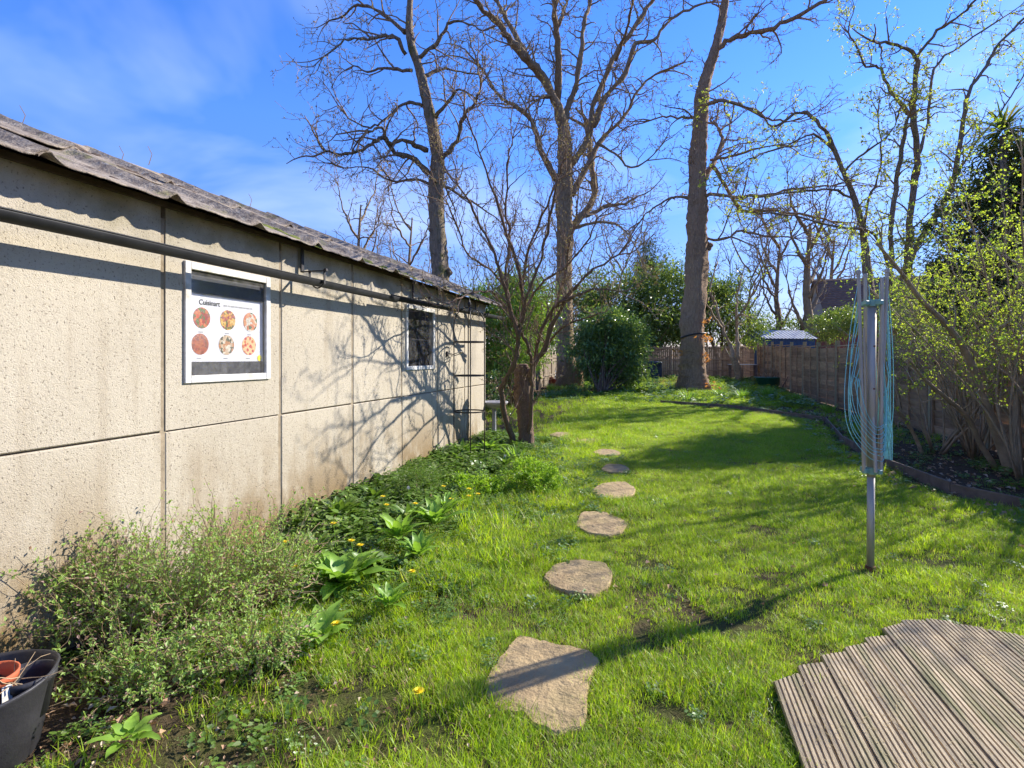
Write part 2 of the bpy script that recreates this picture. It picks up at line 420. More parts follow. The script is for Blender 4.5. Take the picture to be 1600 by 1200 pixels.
MAT = {}
MAT["wall"] = wall_material(); MAT["roof"] = roof_material(); MAT["ground"] = ground_material()
MAT["mortar"] = M("dark_mortar", (0.34, 0.27, 0.18), (0.20, 0.155, 0.10), 12, 0.95, 0.5, 60)
MAT["bark"] = bark_material("grey_brown_bark", (0.43, 0.315, 0.195), (0.21, 0.15, 0.095), (0.33, 0.24, 0.135))
MAT["bark_pink"] = bark_material("pinkish_brown_bark", (0.45, 0.31, 0.20), (0.25, 0.165, 0.105), (0.36, 0.245, 0.15), 1.2)
MAT["bark_moss"] = bark_material("mossy_bark", (0.37, 0.285, 0.20), (0.18, 0.14, 0.10), (0.29, 0.225, 0.14), 1.0, (0.13, 0.13, 0.03))
MAT["bark_red"] = bark_material("reddish_brown_bark", (0.26, 0.175, 0.125), (0.10, 0.065, 0.05), (0.18, 0.125, 0.085), 5.0)
MAT["twig"] = M("twig_bark", (0.34, 0.235, 0.14), (0.19, 0.13, 0.08), 5, 0.9)
MAT["twig_red"] = M("reddish_twig", (0.26, 0.17, 0.12), (0.15, 0.10, 0.07), 5, 0.9)
MAT["twig_tan"] = M("tan_stem_bark", (0.40, 0.28, 0.16), (0.23, 0.16, 0.09), 9, 0.85, 0.3, 50)
MAT["bud"] = leafmat("brown_bud", (0.20, 0.14, 0.07), (0.26, 0.20, 0.08), (0.30, 0.26, 0.08), 0.7, 0.2)
MAT["bud_green"] = leafmat("opening_leaf", (0.30, 0.34, 0.05), (0.42, 0.46, 0.07), (0.22, 0.28, 0.04), 0.55, 0.45)
MAT["leaf_lime"] = leafmat("young_lime_leaf", (0.24, 0.34, 0.035), (0.46, 0.52, 0.06), (0.13, 0.21, 0.03), 0.5, 0.45)
MAT["laurel"] = leafmat("glossy_dark_evergreen_leaf", (0.07, 0.13, 0.035), (0.15, 0.24, 0.06), (0.32, 0.40, 0.08), 0.28, 0.25, spec=0.8, ccfrac=0.84)
MAT["bay"] = leafmat("bright_evergreen_leaf", (0.11, 0.20, 0.03), (0.22, 0.34, 0.045), (0.38, 0.44, 0.07), 0.35, 0.35, spec=0.6)
MAT["hedge"] = leafmat("hedge_leaf", (0.075, 0.13, 0.03), (0.16, 0.22, 0.045), (0.28, 0.33, 0.06), 0.4, 0.33, spec=0.5)
MAT["conifer"] = leafmat("dark_conifer_leaf", (0.04, 0.065, 0.02), (0.09, 0.12, 0.035), (0.14, 0.17, 0.05), 0.55, 0.2)
MAT["shrub"] = leafmat("small_shrub_leaf", (0.19, 0.32, 0.06), (0.36, 0.48, 0.13), (0.40, 0.25, 0.22), 0.5, 0.4, nscale=3, ccfrac=0.86)
MAT["herb"] = leafmat("broad_herb_leaf", (0.16, 0.30, 0.035), (0.27, 0.42, 0.06), None, 0.45, 0.35, nscale=5)
MAT["ivy"] = leafmat("low_ground_leaf", (0.07, 0.14, 0.022), (0.17, 0.27, 0.04), (0.24, 0.30, 0.12), 0.42, 0.3, spec=0.5, nscale=3)
MAT["grass"] = leafmat("grass_blade", (0.125, 0.25, 0.012), (0.42, 0.53, 0.03), (0.46, 0.42, 0.14), 0.45, 0.48, tcol=(1, 1, 0.45), nscale=1.6, ccfrac=0.93)
MAT["grass_dry"] = leafmat("dry_grass", (0.42, 0.34, 0.17), (0.30, 0.22, 0.10), None, 0.7, 0.3)
MAT["litter"] = leafmat("dead_leaf", (0.28, 0.15, 0.08), (0.42, 0.27, 0.16), (0.52, 0.40, 0.29), 0.7, 0.15, nscale=4)
MAT["litter_or"] = leafmat("orange_dead_leaf", (0.42, 0.15, 0.04), (0.50, 0.24, 0.08), None, 0.7, 0.3)
MAT["lime_shrub"] = leafmat("lime_green_small_leaf", (0.17, 0.30, 0.02), (0.30, 0.44, 0.04), None, 0.5, 0.4, nscale=8)
MAT["yellow"] = M("yellow_petal", (0.85, 0.70, 0.02), (0.80, 0.60, 0.01), 60, 0.6)
MAT["seedwhite"] = M("white_seed_head", (0.75, 0.75, 0.72), (0.6, 0.6, 0.58), 60, 0.8)
MAT["stone"] = M("sandstone_slab", (0.43, 0.31, 0.155), (0.29, 0.20, 0.10), 6, 0.92, 1.0, 16, 0.03, c3=(0.21, 0.165, 0.07))
MAT["deck"] = M("weathered_decking_timber", (0.51, 0.40, 0.24), (0.29, 0.22, 0.13), 7, 0.85, 0.7, 60, 0.005, stretch=(6, 0.8, 1), c3=(0.20, 0.18, 0.08), isl=0.12)
MAT["edging"] = M("edging_timber", (0.21, 0.145, 0.10), (0.11, 0.075, 0.052), 6, 0.9, 0.6, 30, 0.01)
MAT["fence"] = M("weathered_fence_timber", (0.45, 0.285, 0.155), (0.28, 0.17, 0.09), 3, 0.9, 0.5, 20, 0.01, stretch=(1, 1, 6), isl=0.38)
MAT["fence_post"] = M("green_tinged_post_timber", (0.38, 0.29, 0.16), (0.25, 0.20, 0.10), 4, 0.9, 0.4, 20, 0.01, stretch=(4, 4, 1))
MAT["fence_pale"] = M("pale_weathered_board", (0.34, 0.27, 0.19), (0.22, 0.165, 0.11), 4, 0.9, 0.4, 20, 0.01, stretch=(5, 5, 1), isl=0.18)
MAT["alu"] = M("dull_aluminium", (0.46, 0.41, 0.34), (0.34, 0.30, 0.25), 30, 0.58, 0.1, 90, 0.002, metal=0.45, stretch=(1, 1, 0.15))
MAT["airer_green"] = M("sage_green_plastic", (0.22, 0.38, 0.30), (0.17, 0.31, 0.25), 20, 0.5)
MAT["line"] = M("turquoise_washing_line", (0.16, 0.48, 0.50), (0.24, 0.58, 0.58), 30, 0.4, spec=0.6)
MAT["rust"] = M("rust_spot", (0.20, 0.07, 0.03), (0.12, 0.05, 0.03), 50, 0.8)
MAT["black_plastic"] = M("black_gutter_plastic", (0.008, 0.008, 0.01), (0.02, 0.02, 0.022), 9, 0.62, 0.1, 60, 0.002, spec=0.3)
MAT["black_iron"] = M("black_iron", (0.018, 0.016, 0.016), (0.035, 0.025, 0.022), 30, 0.5)
MAT["white_paint"] = M("white_painted_timber", (0.68, 0.66, 0.62), (0.55, 0.52, 0.47), 25, 0.7, 0.6, 60, 0.004, c3=(0.42, 0.38, 0.31))
MAT["fascia"] = M("dark_brown_fascia", (0.10, 0.065, 0.045), (0.05, 0.035, 0.025), 8, 0.8, 0.3, 40, 0.005)
MAT["interior"] = M("dark_interior", (0.025, 0.022, 0.024), (0.04, 0.035, 0.035), 8, 0.9)
MAT["poster"] = M("white_cardboard", (0.66, 0.65, 0.68), (0.60, 0.59, 0.62), 10, 0.6)
MAT["poster_black"] = M("black_cardboard", (0.02, 0.02, 0.024), (0.06, 0.06, 0.065), 28, 0.45, c3=(0.04, 0.04, 0.045))
MAT["ink"] = M("black_ink", (0.02, 0.02, 0.02), (0.02, 0.02, 0.02), 5, 0.6)
MAT["ink_grey"] = M("grey_ink", (0.33, 0.33, 0.34), (0.3, 0.3, 0.3), 5, 0.6)
MAT["terracotta"] = M("terracotta", (0.46, 0.10, 0.035), (0.36, 0.085, 0.035), 9, 0.75, 0.2, 60, 0.003)
MAT["terracotta_old"] = M("worn_terracotta", (0.42, 0.15, 0.085), (0.30, 0.11, 0.07), 9, 0.85, 0.3, 50, 0.004)
MAT["pot_black"] = M("black_pot_plastic", (0.022, 0.021, 0.023), (0.04, 0.038, 0.042), 6, 0.5, 0.5, 25, 0.006)
MAT["concrete"] = M("pale_cast_stone", (0.38, 0.37, 0.37), (0.25, 0.24, 0.24), 9, 0.9, 0.5, 40, 0.006)
MAT["blue_wood"] = M("blue_painted_boards", (0.045, 0.085, 0.15), (0.03, 0.06, 0.11), 6, 0.7, 0.2, 30, 0.005)
MAT["metal_roof"] = M("pale_ribbed_roofing", (0.42, 0.43, 0.45), (0.32, 0.33, 0.35), 6, 0.5, 0.1, 30)
MAT["green_tub"] = M("green_plastic_tub", (0.03, 0.15, 0.10), (0.025, 0.11, 0.08), 8, 0.5)
MAT["bin"] = M("dark_blue_plastic", (0.02, 0.03, 0.055), (0.03, 0.045, 0.075), 8, 0.45)
MAT["brick_red"] = M("red_brick", (0.30, 0.085, 0.055), (0.20, 0.06, 0.04), 12, 0.9, 0.4, 60, 0.005, isl=0.25)
MAT["roof_tile"] = M("brown_clay_tile", (0.27, 0.17, 0.12), (0.17, 0.105, 0.075), 5, 0.9, 0.3, 20, isl=0.2)
MAT["render"] = M("cream_render", (0.45, 0.40, 0.33), (0.38, 0.33, 0.27), 5, 0.9)
MAT["palm"] = leafmat("cordyline_leaf", (0.045, 0.085, 0.02), (0.10, 0.15, 0.03), (0.22, 0.2, 0.06), 0.45, 0.25)
MAT["moss"] = M("roof_moss", (0.14, 0.16, 0.02), (0.07, 0.075, 0.02), 30, 1.0, 0.8, 80, 0.01)
MAT["moss_dead"] = M("dead_roof_moss", (0.11, 0.075, 0.05), (0.06, 0.04, 0.03), 30, 1.0, 0.8, 80, 0.01)
MAT["cut_wood"] = bark_material("peeled_stump_wood", (0.36, 0.24, 0.14), (0.20, 0.12, 0.07), (0.26, 0.17, 0.10), 3.0)
def glassmat():
    m, N, L, b = newmat("dusty_window_glass"); out = N["Material Output"]
    tr = N.new("ShaderNodeBsdfTransparent"); gl = N.new("ShaderNodeBsdfGlossy"); gl.inputs["Roughness"].default_value = 0.06
    df = N.new("ShaderNodeBsdfDiffuse"); df.inputs["Color"].default_value = (0.5, 0.48, 0.45, 1)
    fr = N.new("ShaderNodeLayerWeight"); fr.inputs[0].default_value = 0.35
    mx = N.new("ShaderNodeMixShader"); L.new(rng_(N, L, fr.outputs[1], 0, 1, 0.02, 0.14), mx.inputs[0]); L.new(tr.outputs[0], mx.inputs[1]); L.new(gl.outputs[0], mx.inputs[2])
    m2 = N.new("ShaderNodeMixShader"); vec = wpos(N, L)
    L.new(rng_(N, L, noise(N, L, vec, 12, 6, 0.7), 0.4, 0.85, 0.02, 0.14), m2.inputs[0])
    L.new(mx.outputs[0], m2.inputs[1]); L.new(df.outputs[0], m2.inputs[2]); L.new(m2.outputs[0], out.inputs["Surface"])
    return m
MAT["glass"] = glassmat()
def foodmat(name, cols, scale, seed, rings=False):
    m, N, L, b = newmat(name)
    vec = wpos(N, L)
    mp = N.new("ShaderNodeMapping"); mp.inputs["Location"].default_value = (seed, seed * 1.7, seed * .3); L.new(vec, mp.inputs[0])
    vo = N.new("ShaderNodeTexVoronoi"); vo.inputs["Scale"].default_value = scale; L.new(mp.outputs[0], vo.inputs["Vector"])
    sc = N.new("ShaderNodeSeparateColor"); L.new(vo.outputs["Color"], sc.inputs[0])
    cr = N.new("ShaderNodeValToRGB"); L.new(sc.outputs[0], cr.inputs[0]); cr.color_ramp.interpolation = 'CONSTANT'
    e = cr.color_ramp.elements
    while len(e) < len(cols): e.new(0.5)
    for i, c in enumerate(cols): e[i].position = i / len(cols); e[i].color = (*c, 1)
    col = cr.outputs[0]
    if rings:
        col = mixc(N, L, rng_(N, L, vo.outputs["Distance"], 0.40, 0.47), col, (0.72, 0.42, 0.2))
        col = mixc(N, L, rng_(N, L, vo.outputs["Distance"], 0.10, 0.04), col, (0.55, 0.3, 0.2))
    else:
        col = mixc(N, L, rng_(N, L, noise(N, L, mp.outputs[0], scale * 2, 5, 0.7), 0.45, 0.75, 0, 0.7), col, (0.06, 0.025, 0.01))
    L.new(col, b.inputs["Base Color"]); b.inputs["Roughness"].default_value = 0.5
    return m
FOOD = [foodmat("print_chicken_wings", [(0.5, .06, .02), (.55, .14, .04), (.3, .03, .02), (.10, .13, .03)], 52, 1),
        foodmat("print_fried_vegetables", [(.6, .30, .03), (.5, .16, .02), (.08, .10, .02), (.65, .42, .1), (.3, .04, .06)], 70, 2),
        foodmat("print_grilled_fish", [(.55, .16, .07), (.06, .12, .03), (.6, .26, .12), (.6, .55, .45)], 48, 3),
        foodmat("print_meatballs", [(.35, .07, .03), (.42, .12, .05), (.22, .04, .02)], 56, 4),
        foodmat("print_sandwich", [(.55, .40, .26), (.45, .2, .08), (.08, .08, .04), (.65, .58, .45)], 52, 5),
        foodmat("print_dried_citrus", [(.42, .05, .04), (.50, .13, .05), (.33, .03, .04)], 34, 6, True)]

# ------------------------------------------------------------------ ground
def edge_pts():
    e = [G(1178, 644), G(1290, 660), G(1318, 694), G(1385, 729), G(1485, 773), G(1600, 798)]
    e = [(-0.0, 17.3), (1.5, 16.4)] + [(p[0], p[1]) for p in e] + [(3.45, 5.3), (3.7, 3.5), (3.9, 1.0)]
    return e
EDGE = edge_pts()
_ey = sorted([(y, x) for x, y in EDGE])
def edge_x(y): return float(np.interp(y, [a for a, _ in _ey], [b for _, b in _ey]))

def build_ground():
    fx = np.arange(-7, 9.01, 0.25); fy = np.arange(-3, 36.01, 0.25)
    xs = np.concatenate([[-900, -300, -100, -40, -20, -11], fx, [13, 24, 40, 100, 300, 900]])
    ys = np.concatenate([[-900, -300, -60, -19, -8], fy, [42, 60, 100, 300, 900]])
    V = [(x, y, gz(x, y) if (-8 < x < 10) else rise(y)) for y in ys for x in xs]
    nx = len(xs); Q = [(j * nx + i, j * nx + i + 1, (j + 1) * nx + i + 1, (j + 1) * nx + i) for j in range(len(ys) - 1) for i in range(nx - 1)]
    mb = MB(); mb.add(V, Q); mb.build("ground", MAT["ground"], smooth=True, kind="structure", label="garden soil and turf under the lawn")
build_ground()

# ------------------------------------------------------------------ GN scattering
def scatter(name, pts, rots, scl, protos, label, kind="stuff"):
    me = bpy.data.meshes.new(name)
    pts = np.asarray(pts, dtype=np.float32)
    me.vertices.add(len(pts)); me.vertices.foreach_set("co", pts.ravel())
    a = me.attributes.new("rot", 'FLOAT_VECTOR', 'POINT'); a.data.foreach_set("vector", np.asarray(rots, dtype=np.float32).ravel())
    a = me.attributes.new("scl", 'FLOAT', 'POINT'); a.data.foreach_set("value", np.asarray(scl, dtype=np.float32).ravel())
    me.update()
    o = bpy.data.objects.new(name, me); COL.objects.link(o)
    col = bpy.data.collections.new(name + "_pieces")
    for i, (pm) in enumerate(protos):
        po = bpy.data.objects.new(name + "_piece", pm); col.objects.link(po)
    ng = bpy.data.node_groups.new(name + "_scatter", 'GeometryNodeTree')
    ng.interface.new_socket(name="Geometry", in_out='INPUT', socket_type='NodeSocketGeometry')
    ng.interface.new_socket(name="Geometry", in_out='OUTPUT', socket_type='NodeSocketGeometry')
    N, L = ng.nodes, ng.links
    gi = N.new("NodeGroupInput"); go = N.new("NodeGroupOutput")
    iop = N.new("GeometryNodeInstanceOnPoints")
    ci = N.new("GeometryNodeCollectionInfo"); ci.inputs["Collection"].default_value = col
    ci.inputs["Separate Children"].default_value = True; ci.inputs["Reset Children"].default_value = True
    ar = N.new("GeometryNodeInputNamedAttribute"); ar.data_type = 'FLOAT_VECTOR'; ar.inputs[0].default_value = "rot"
    asx = N.new("GeometryNodeInputNamedAttribute"); asx.data_type = 'FLOAT'; asx.inputs[0].default_value = "scl"
    e2r = N.new("FunctionNodeEulerToRotation")
    L.new(gi.outputs[0], iop.inputs["Points"]); L.new(ci.outputs[0], iop.inputs["Instance"])
    iop.inputs["Pick Instance"].default_value = True
    L.new(ar.outputs[0], e2r.inputs[0]); L.new(e2r.outputs[0], iop.inputs["Rotation"]); L.new(asx.outputs[0], iop.inputs["Scale"])
    L.new(iop.outputs[0], go.inputs[0])
    md = o.modifiers.new("scatter", 'NODES'); md.node_group = ng
    tag(o, label, None, None, kind)
    return o
def vnoise(x, y, s, seed=0):
    # cheap smooth value noise
    x = np.asarray(x) * s + seed * 13.7; y = np.asarray(y) * s + seed * 7.3
    xi = np.floor(x); yi = np.floor(y); fx = x - xi; fy = y - yi
    fx = fx * fx * (3 - 2 * fx); fy = fy * fy * (3 - 2 * fy)
    def h(a, b):
        v = np.sin(a * 127.1 + b * 311.7) * 43758.5453; return v - np.floor(v)
    return (h(xi, yi) * (1 - fx) + h(xi + 1, yi) * fx) * (1 - fy) + (h(xi, yi + 1) * (1 - fx) + h(xi + 1, yi + 1) * fx) * fy

def blade(mb, base, ang, L, W, lean, curl, m=0, seg=3):
    d = np.array([math.cos(ang), math.sin(ang), 0]); s = np.array([-math.sin(ang), math.cos(ang), 0])
    V = []
    for i in range(seg + 1):
        t = i / seg
        h = L * (t - curl * t * t * 0.5); f = L * (lean * t + curl * t * t)
        w = W * (1 - t) ** 0.7 * 0.5
        c = np.array(base) + d * f + np.array([0, 0, h])
        if i < seg: V += [c + s * w, c - s * w]
        else: V += [c]
    Q = [(2 * i, 2 * i + 1, 2 * i + 3, 2 * i + 2) for i in range(seg - 1)]
    T = [(2 * seg - 2, 2 * seg - 1, 2 * seg)]
    mb.add(V, Q, T, m)
def tuft(seed, n=34, rad=0.07, L0=0.02, L1=0.055, W=0.0032, dry=0.05, lean=0.5):
    r = random.Random(seed); mb = MB()
    for _ in range(n):
        a = r.uniform(0, 2 * PI); q = rad * math.sqrt(r.random())
        blade(mb, (q * math.cos(a), q * math.sin(a), -0.004), r.uniform(0, 2 * PI), r.uniform(L0, L1), W * r.uniform(.7, 1.25), r.uniform(0.05, lean), r.uniform(0, .6), 1 if r.random() < dry else 0)
    return mb.mesh("grass_tuft", [MAT["grass"], MAT["grass_dry"]])

STONES_PX = [
    [(752, 1079), (769, 1046), (797, 1013), (810, 998), (850, 1008), (918, 1022), (938, 1038), (920, 1074), (916, 1141), (867, 1155), (829, 1136), (818, 1121), (773, 1117)],
    [(849, 906), (868, 886), (905, 879), (945, 886), (958, 902), (950, 925), (925, 938), (880, 930), (858, 921)],
    [(898, 826), (908, 804), (945, 802), (984, 818), (972, 835), (950, 842), (918, 838)],
    [(921, 770), (940, 758), (975, 757), (993, 768), (990, 778), (960, 783), (935, 778)],
    [(938, 737), (948, 727), (972, 727), (985, 735), (975, 742), (950, 742)],
    [(926, 709), (940, 704), (962, 706), (971, 711), (955, 715), (935, 714)],
    [(893, 692), (908, 687), (932, 688), (940, 692), (920, 696)],
    [(857, 682), (870, 677), (888, 678), (893, 683), (875, 686)]]
STONES = [[tuple(G(x, y)[:2]) for x, y in s] for s in STONES_PX]
DECK_PX = [(1213, 1092), (1240, 1068), (1262, 1056), (1290, 1044), (1318, 1032), (1350, 1010), (1385, 998), (1412, 983), (1445, 980), (1490, 986), (1540, 994), (1600, 1003)]
DECK = [tuple(G(x, y)[:2]) for x, y in DECK_PX]
def inpoly(x, y, poly):
    poly = np.asarray(poly); x = np.asarray(x); y = np.asarray(y); ins = np.zeros(x.shape, bool)
    n = len(poly); j = n - 1
    for i in range(n):
        xi, yi = poly[i]; xj, yj = poly[j]
        c = ((yi > y) != (yj > y)) & (x < (xj - xi) * (y - yi) / (yj - yi + 1e-12) + xi)
        ins ^= c; j = i
    return ins
DX0, DX1 = DECK[0][0], 3.6
deck_poly = [(DX0, -0.5), (DX0, DECK[0][1])] + DECK[1:] + [(3.6, DECK[-1][1] - .2), (3.6, -0.5)]
def shrink(poly, k):
    p = np.asarray(poly); c = p.mean(0); return c + (p - c) * k

def build_grass():
    r = np.random.default_rng(5)
    protos = [tuft(i, 40, 0.075, 0.018, 0.05 + 0.008 * (i % 3), 0.0034, 0.09 if i % 4 else 0.32, 0.4 + .15 * (i % 4)) for i in range(8)]
    n = 56000
    # sample in view wedge with higher density near the camera
    D = 1.5 + (r.random(n) ** 1.35) * 25; lat = r.uniform(-1, 1, n)
    # equal-area correction by thinning
    Y = D; X = lat * 8
    x = r.uniform(-2.3, 4.4, n * 2); u = r.random(n * 2)
    y = 1.3 + 25 * u ** 1.55
    # keep only the part near the frustum
    xc = x * RT[0] + y * RT[1]; dd = x * FW[0] + y * FW[1]
    keep = (np.abs(xc) < dd * 1.0 + 0.8) & (dd > 1.2)
    x = x[keep]; y = y[keep]
    ex = np.array([edge_x(v) for v in y])
    nz = vnoise(x, y, 2.2, 1); nf = vnoise(x, y, 7, 2); nb = vnoise(x, y, .9, 3)
    keep = (x < ex - 0.05 + 0.35 * (nf - .7)) | (y > 17.5)
    left = -2.15 + 0.7 * (nz - .5)
    pk = np.clip((x - left) / 0.7, 0.12, 1)
    keep &= r.random(len(x)) < pk
    # bare patches: near the pole, between deck and path
    bare = np.zeros(len(x), bool)
    for (px, py, rr) in [(1060, 955, .42), (1140, 940, .28), (1230, 905, .26), (1020, 1010, .24), (1360, 893, .16), (540, 1130, .42), (300, 1130, .75), (150, 1150, .7), (690, 945, .3), (830, 655, .8), (1120, 980, .2), (1030, 1100, .2), (700, 1170, .3), (420, 1150, .5), (600, 1020, .3), (1190, 830, .2), (1000, 880, .2), (1450, 880, .2), (1250, 1020, .16), (960, 640, .9), (1090, 640, .8)]:
        g = G(px, py); dist = np.hypot(x - g[0], (y - g[1]) * 1.3) / rr
        bare |= (dist + 0.9 * (nf - .5) < 0.8) & (r.random(len(x)) < 0.8)
    keep &= ~bare
    keep &= ~((vnoise(x, y, 3.3, 9) > 0.66) & (nf > .4) & (r.random(len(x)) < .65))
    for s in STONES: keep &= ~inpoly(x + r.normal(0, .012, len(x)), y + r.normal(0, .012, len(x)), shrink(s, 0.95))
    keep &= ~inpoly(x, y, deck_poly)
    x, y = x[keep], y[keep]; nz = nz[keep]; nf = nf[keep]; nb = nb[keep]
    z = np.array([gz(a, b) for a, b in zip(x, y)])
    rots = np.stack([r.normal(0, .12, len(x)), r.normal(0, .12, len(x)), r.uniform(0, 2 * PI, len(x))], -1)
    scl = (0.50 + 1.05 * nz * nf + 0.30 * r.random(len(x))) * (1 + np.clip(y - 6, 0, 20) * 0.045)
    # long uncut blades by the border
    scl *= np.where(x < -0.9, 1.2 + .5 * nf, 1.0)
    scatter("lawn_grass", np.stack([x, y, z], -1), rots, scl, protos, "bright green mown lawn grass between the shed border and the timber edging")
    print("grass tufts", len(x))
build_grass()

def build_long_grass():
    r = np.random.default_rng(8)
    protos = [tuft(100 + i, 26, 0.06, 0.06, 0.15, 0.005, 0.10, 0.6) for i in range(5)]
    P_ = []; S = []
    def clump(px, py, rad, n, s=1.0):
        g = G(px, py)
        for _ in range(n):
            a = r.uniform(0, 2 * PI); q = rad * math.sqrt(r.random()); P_.append((g[0] + q * math.cos(a), g[1] + q * math.sin(a))); S.append(s * r.uniform(.6, 1.2))
    for a in [(770, 830, .28, 26, 1.5), (740, 800, .2, 14, 1.5), (820, 735, .12, 6, 1.6), (600, 1000, .25, 10, .7), (480, 1130, .35, 14, .7), (700, 900, .25, 12, .8), (640, 1060, .25, 10, .7),
              (790, 1000, .12, 5, .6), (940, 960, .15, 5, .6), (870, 800, .15, 6, .8), (980, 690, .3, 8, .8), (1290, 1080, .05, 2, .7), (850, 660, .5, 16, .9),
              (870, 640, .8, 40, 1.3), (1480, 800, .4, 10, .8), (1380, 740, .4, 8, .8), (560, 930, .15, 6, 1.1), (380, 1180, .3, 10, .8)]:
        clump(*a)
    # the rough back of the garden beyond the mown part
    for _ in range(1500):
        x = r.uniform(-4.6, 4.6); y = r.uniform(17.5, 30.5)
        if y < 20 and -1.5 < x < 1.5: continue
        P_.append((x, y)); S.append(r.uniform(.6, 1.6))
    for _ in range(500):
        y = r.uniform(9.5, 18); x = r.uniform(-4.7, -2.0 + (y - 9.5) * -0.02); P_.append((x, y)); S.append(r.uniform(.6, 1.4))
    for _ in range(420):
        y = r.uniform(10, 20); x = r.uniform(edge_x(min(y, 17)) + .1, 4.6); P_.append((x, y)); S.append(r.uniform(.5, 1.2))
    ok = [(p, s) for p, s in zip(P_, S) if not (WX - 3 < p[0] < WX + .02 and p[1] < 8.55)]
    pts = [(p[0], p[1], gz(*p)) for p, _ in ok]; S = [s for _, s in ok]
    rots = np.stack([r.normal(0, .15, len(pts)), r.normal(0, .15, len(pts)), r.uniform(0, 6.28, len(pts))], -1)
    scatter("rough_grass", pts, rots, S, protos, "longer uncut grass in clumps along the borders")
build_long_grass()

def rosette(seed, kind):
    r = random.Random(seed); mb = MB()
    if kind == "ivy":      # heart / rounded small leaves on short stalks
        for _ in range(26):
            a = r.uniform(0, 2 * PI); q = 0.11 * math.sqrt(r.random()); h = r.uniform(0.015, 0.075)
            c = np.array([q * math.cos(a), q * math.sin(a), h]); L = r.uniform(.022, .042)
            a2 = r.uniform(0, 2 * PI); d = np.array([math.cos(a2), math.sin(a2), r.uniform(-.35, .25)]); d /= np.linalg.norm(d)
            sd = np.cross(d, (0, 0, 1)); sd /= np.linalg.norm(sd); nr = np.cross(sd, d)
            ring = [(-.08, 0), (.05, .42), (.45, .50), (.75, .27), (1, 0), (.75, -.27), (.45, -.5), (.05, -.42)]
            V = [c + d * L * u + sd * L * v + nr * L * (.18 * abs(v)) for u, v in ring] + [c + d * L * .4]
            mb.add(V, None, [(8, i, (i + 1) % 8) for i in range(8)])
            mb.tube([c * np.array([.6, .6, 0]), c], [.001, .0008], 3, 1, cap=False)
    elif kind == "clover":
        for _ in range(34):
            a = r.uniform(0, 2 * PI); q = 0.10 * math.sqrt(r.random()); h = r.uniform(0.01, 0.045)
            c = np.array([[q * math.cos(a), q * math.sin(a), h]] * 3); a0 = r.uniform(0, 2)
            d = np.array([[math.cos(a0 + k * 2.09), math.sin(a0 + k * 2.09), .15] for k in range(3)])
            mb.leaves(c, d, np.array([[0, 0, 1.]] * 3), r.uniform(.009, .015), r.uniform(.009, .014), .15)
    return mb.mesh("leaf_clump", [MAT["ivy"], MAT["herb"]])
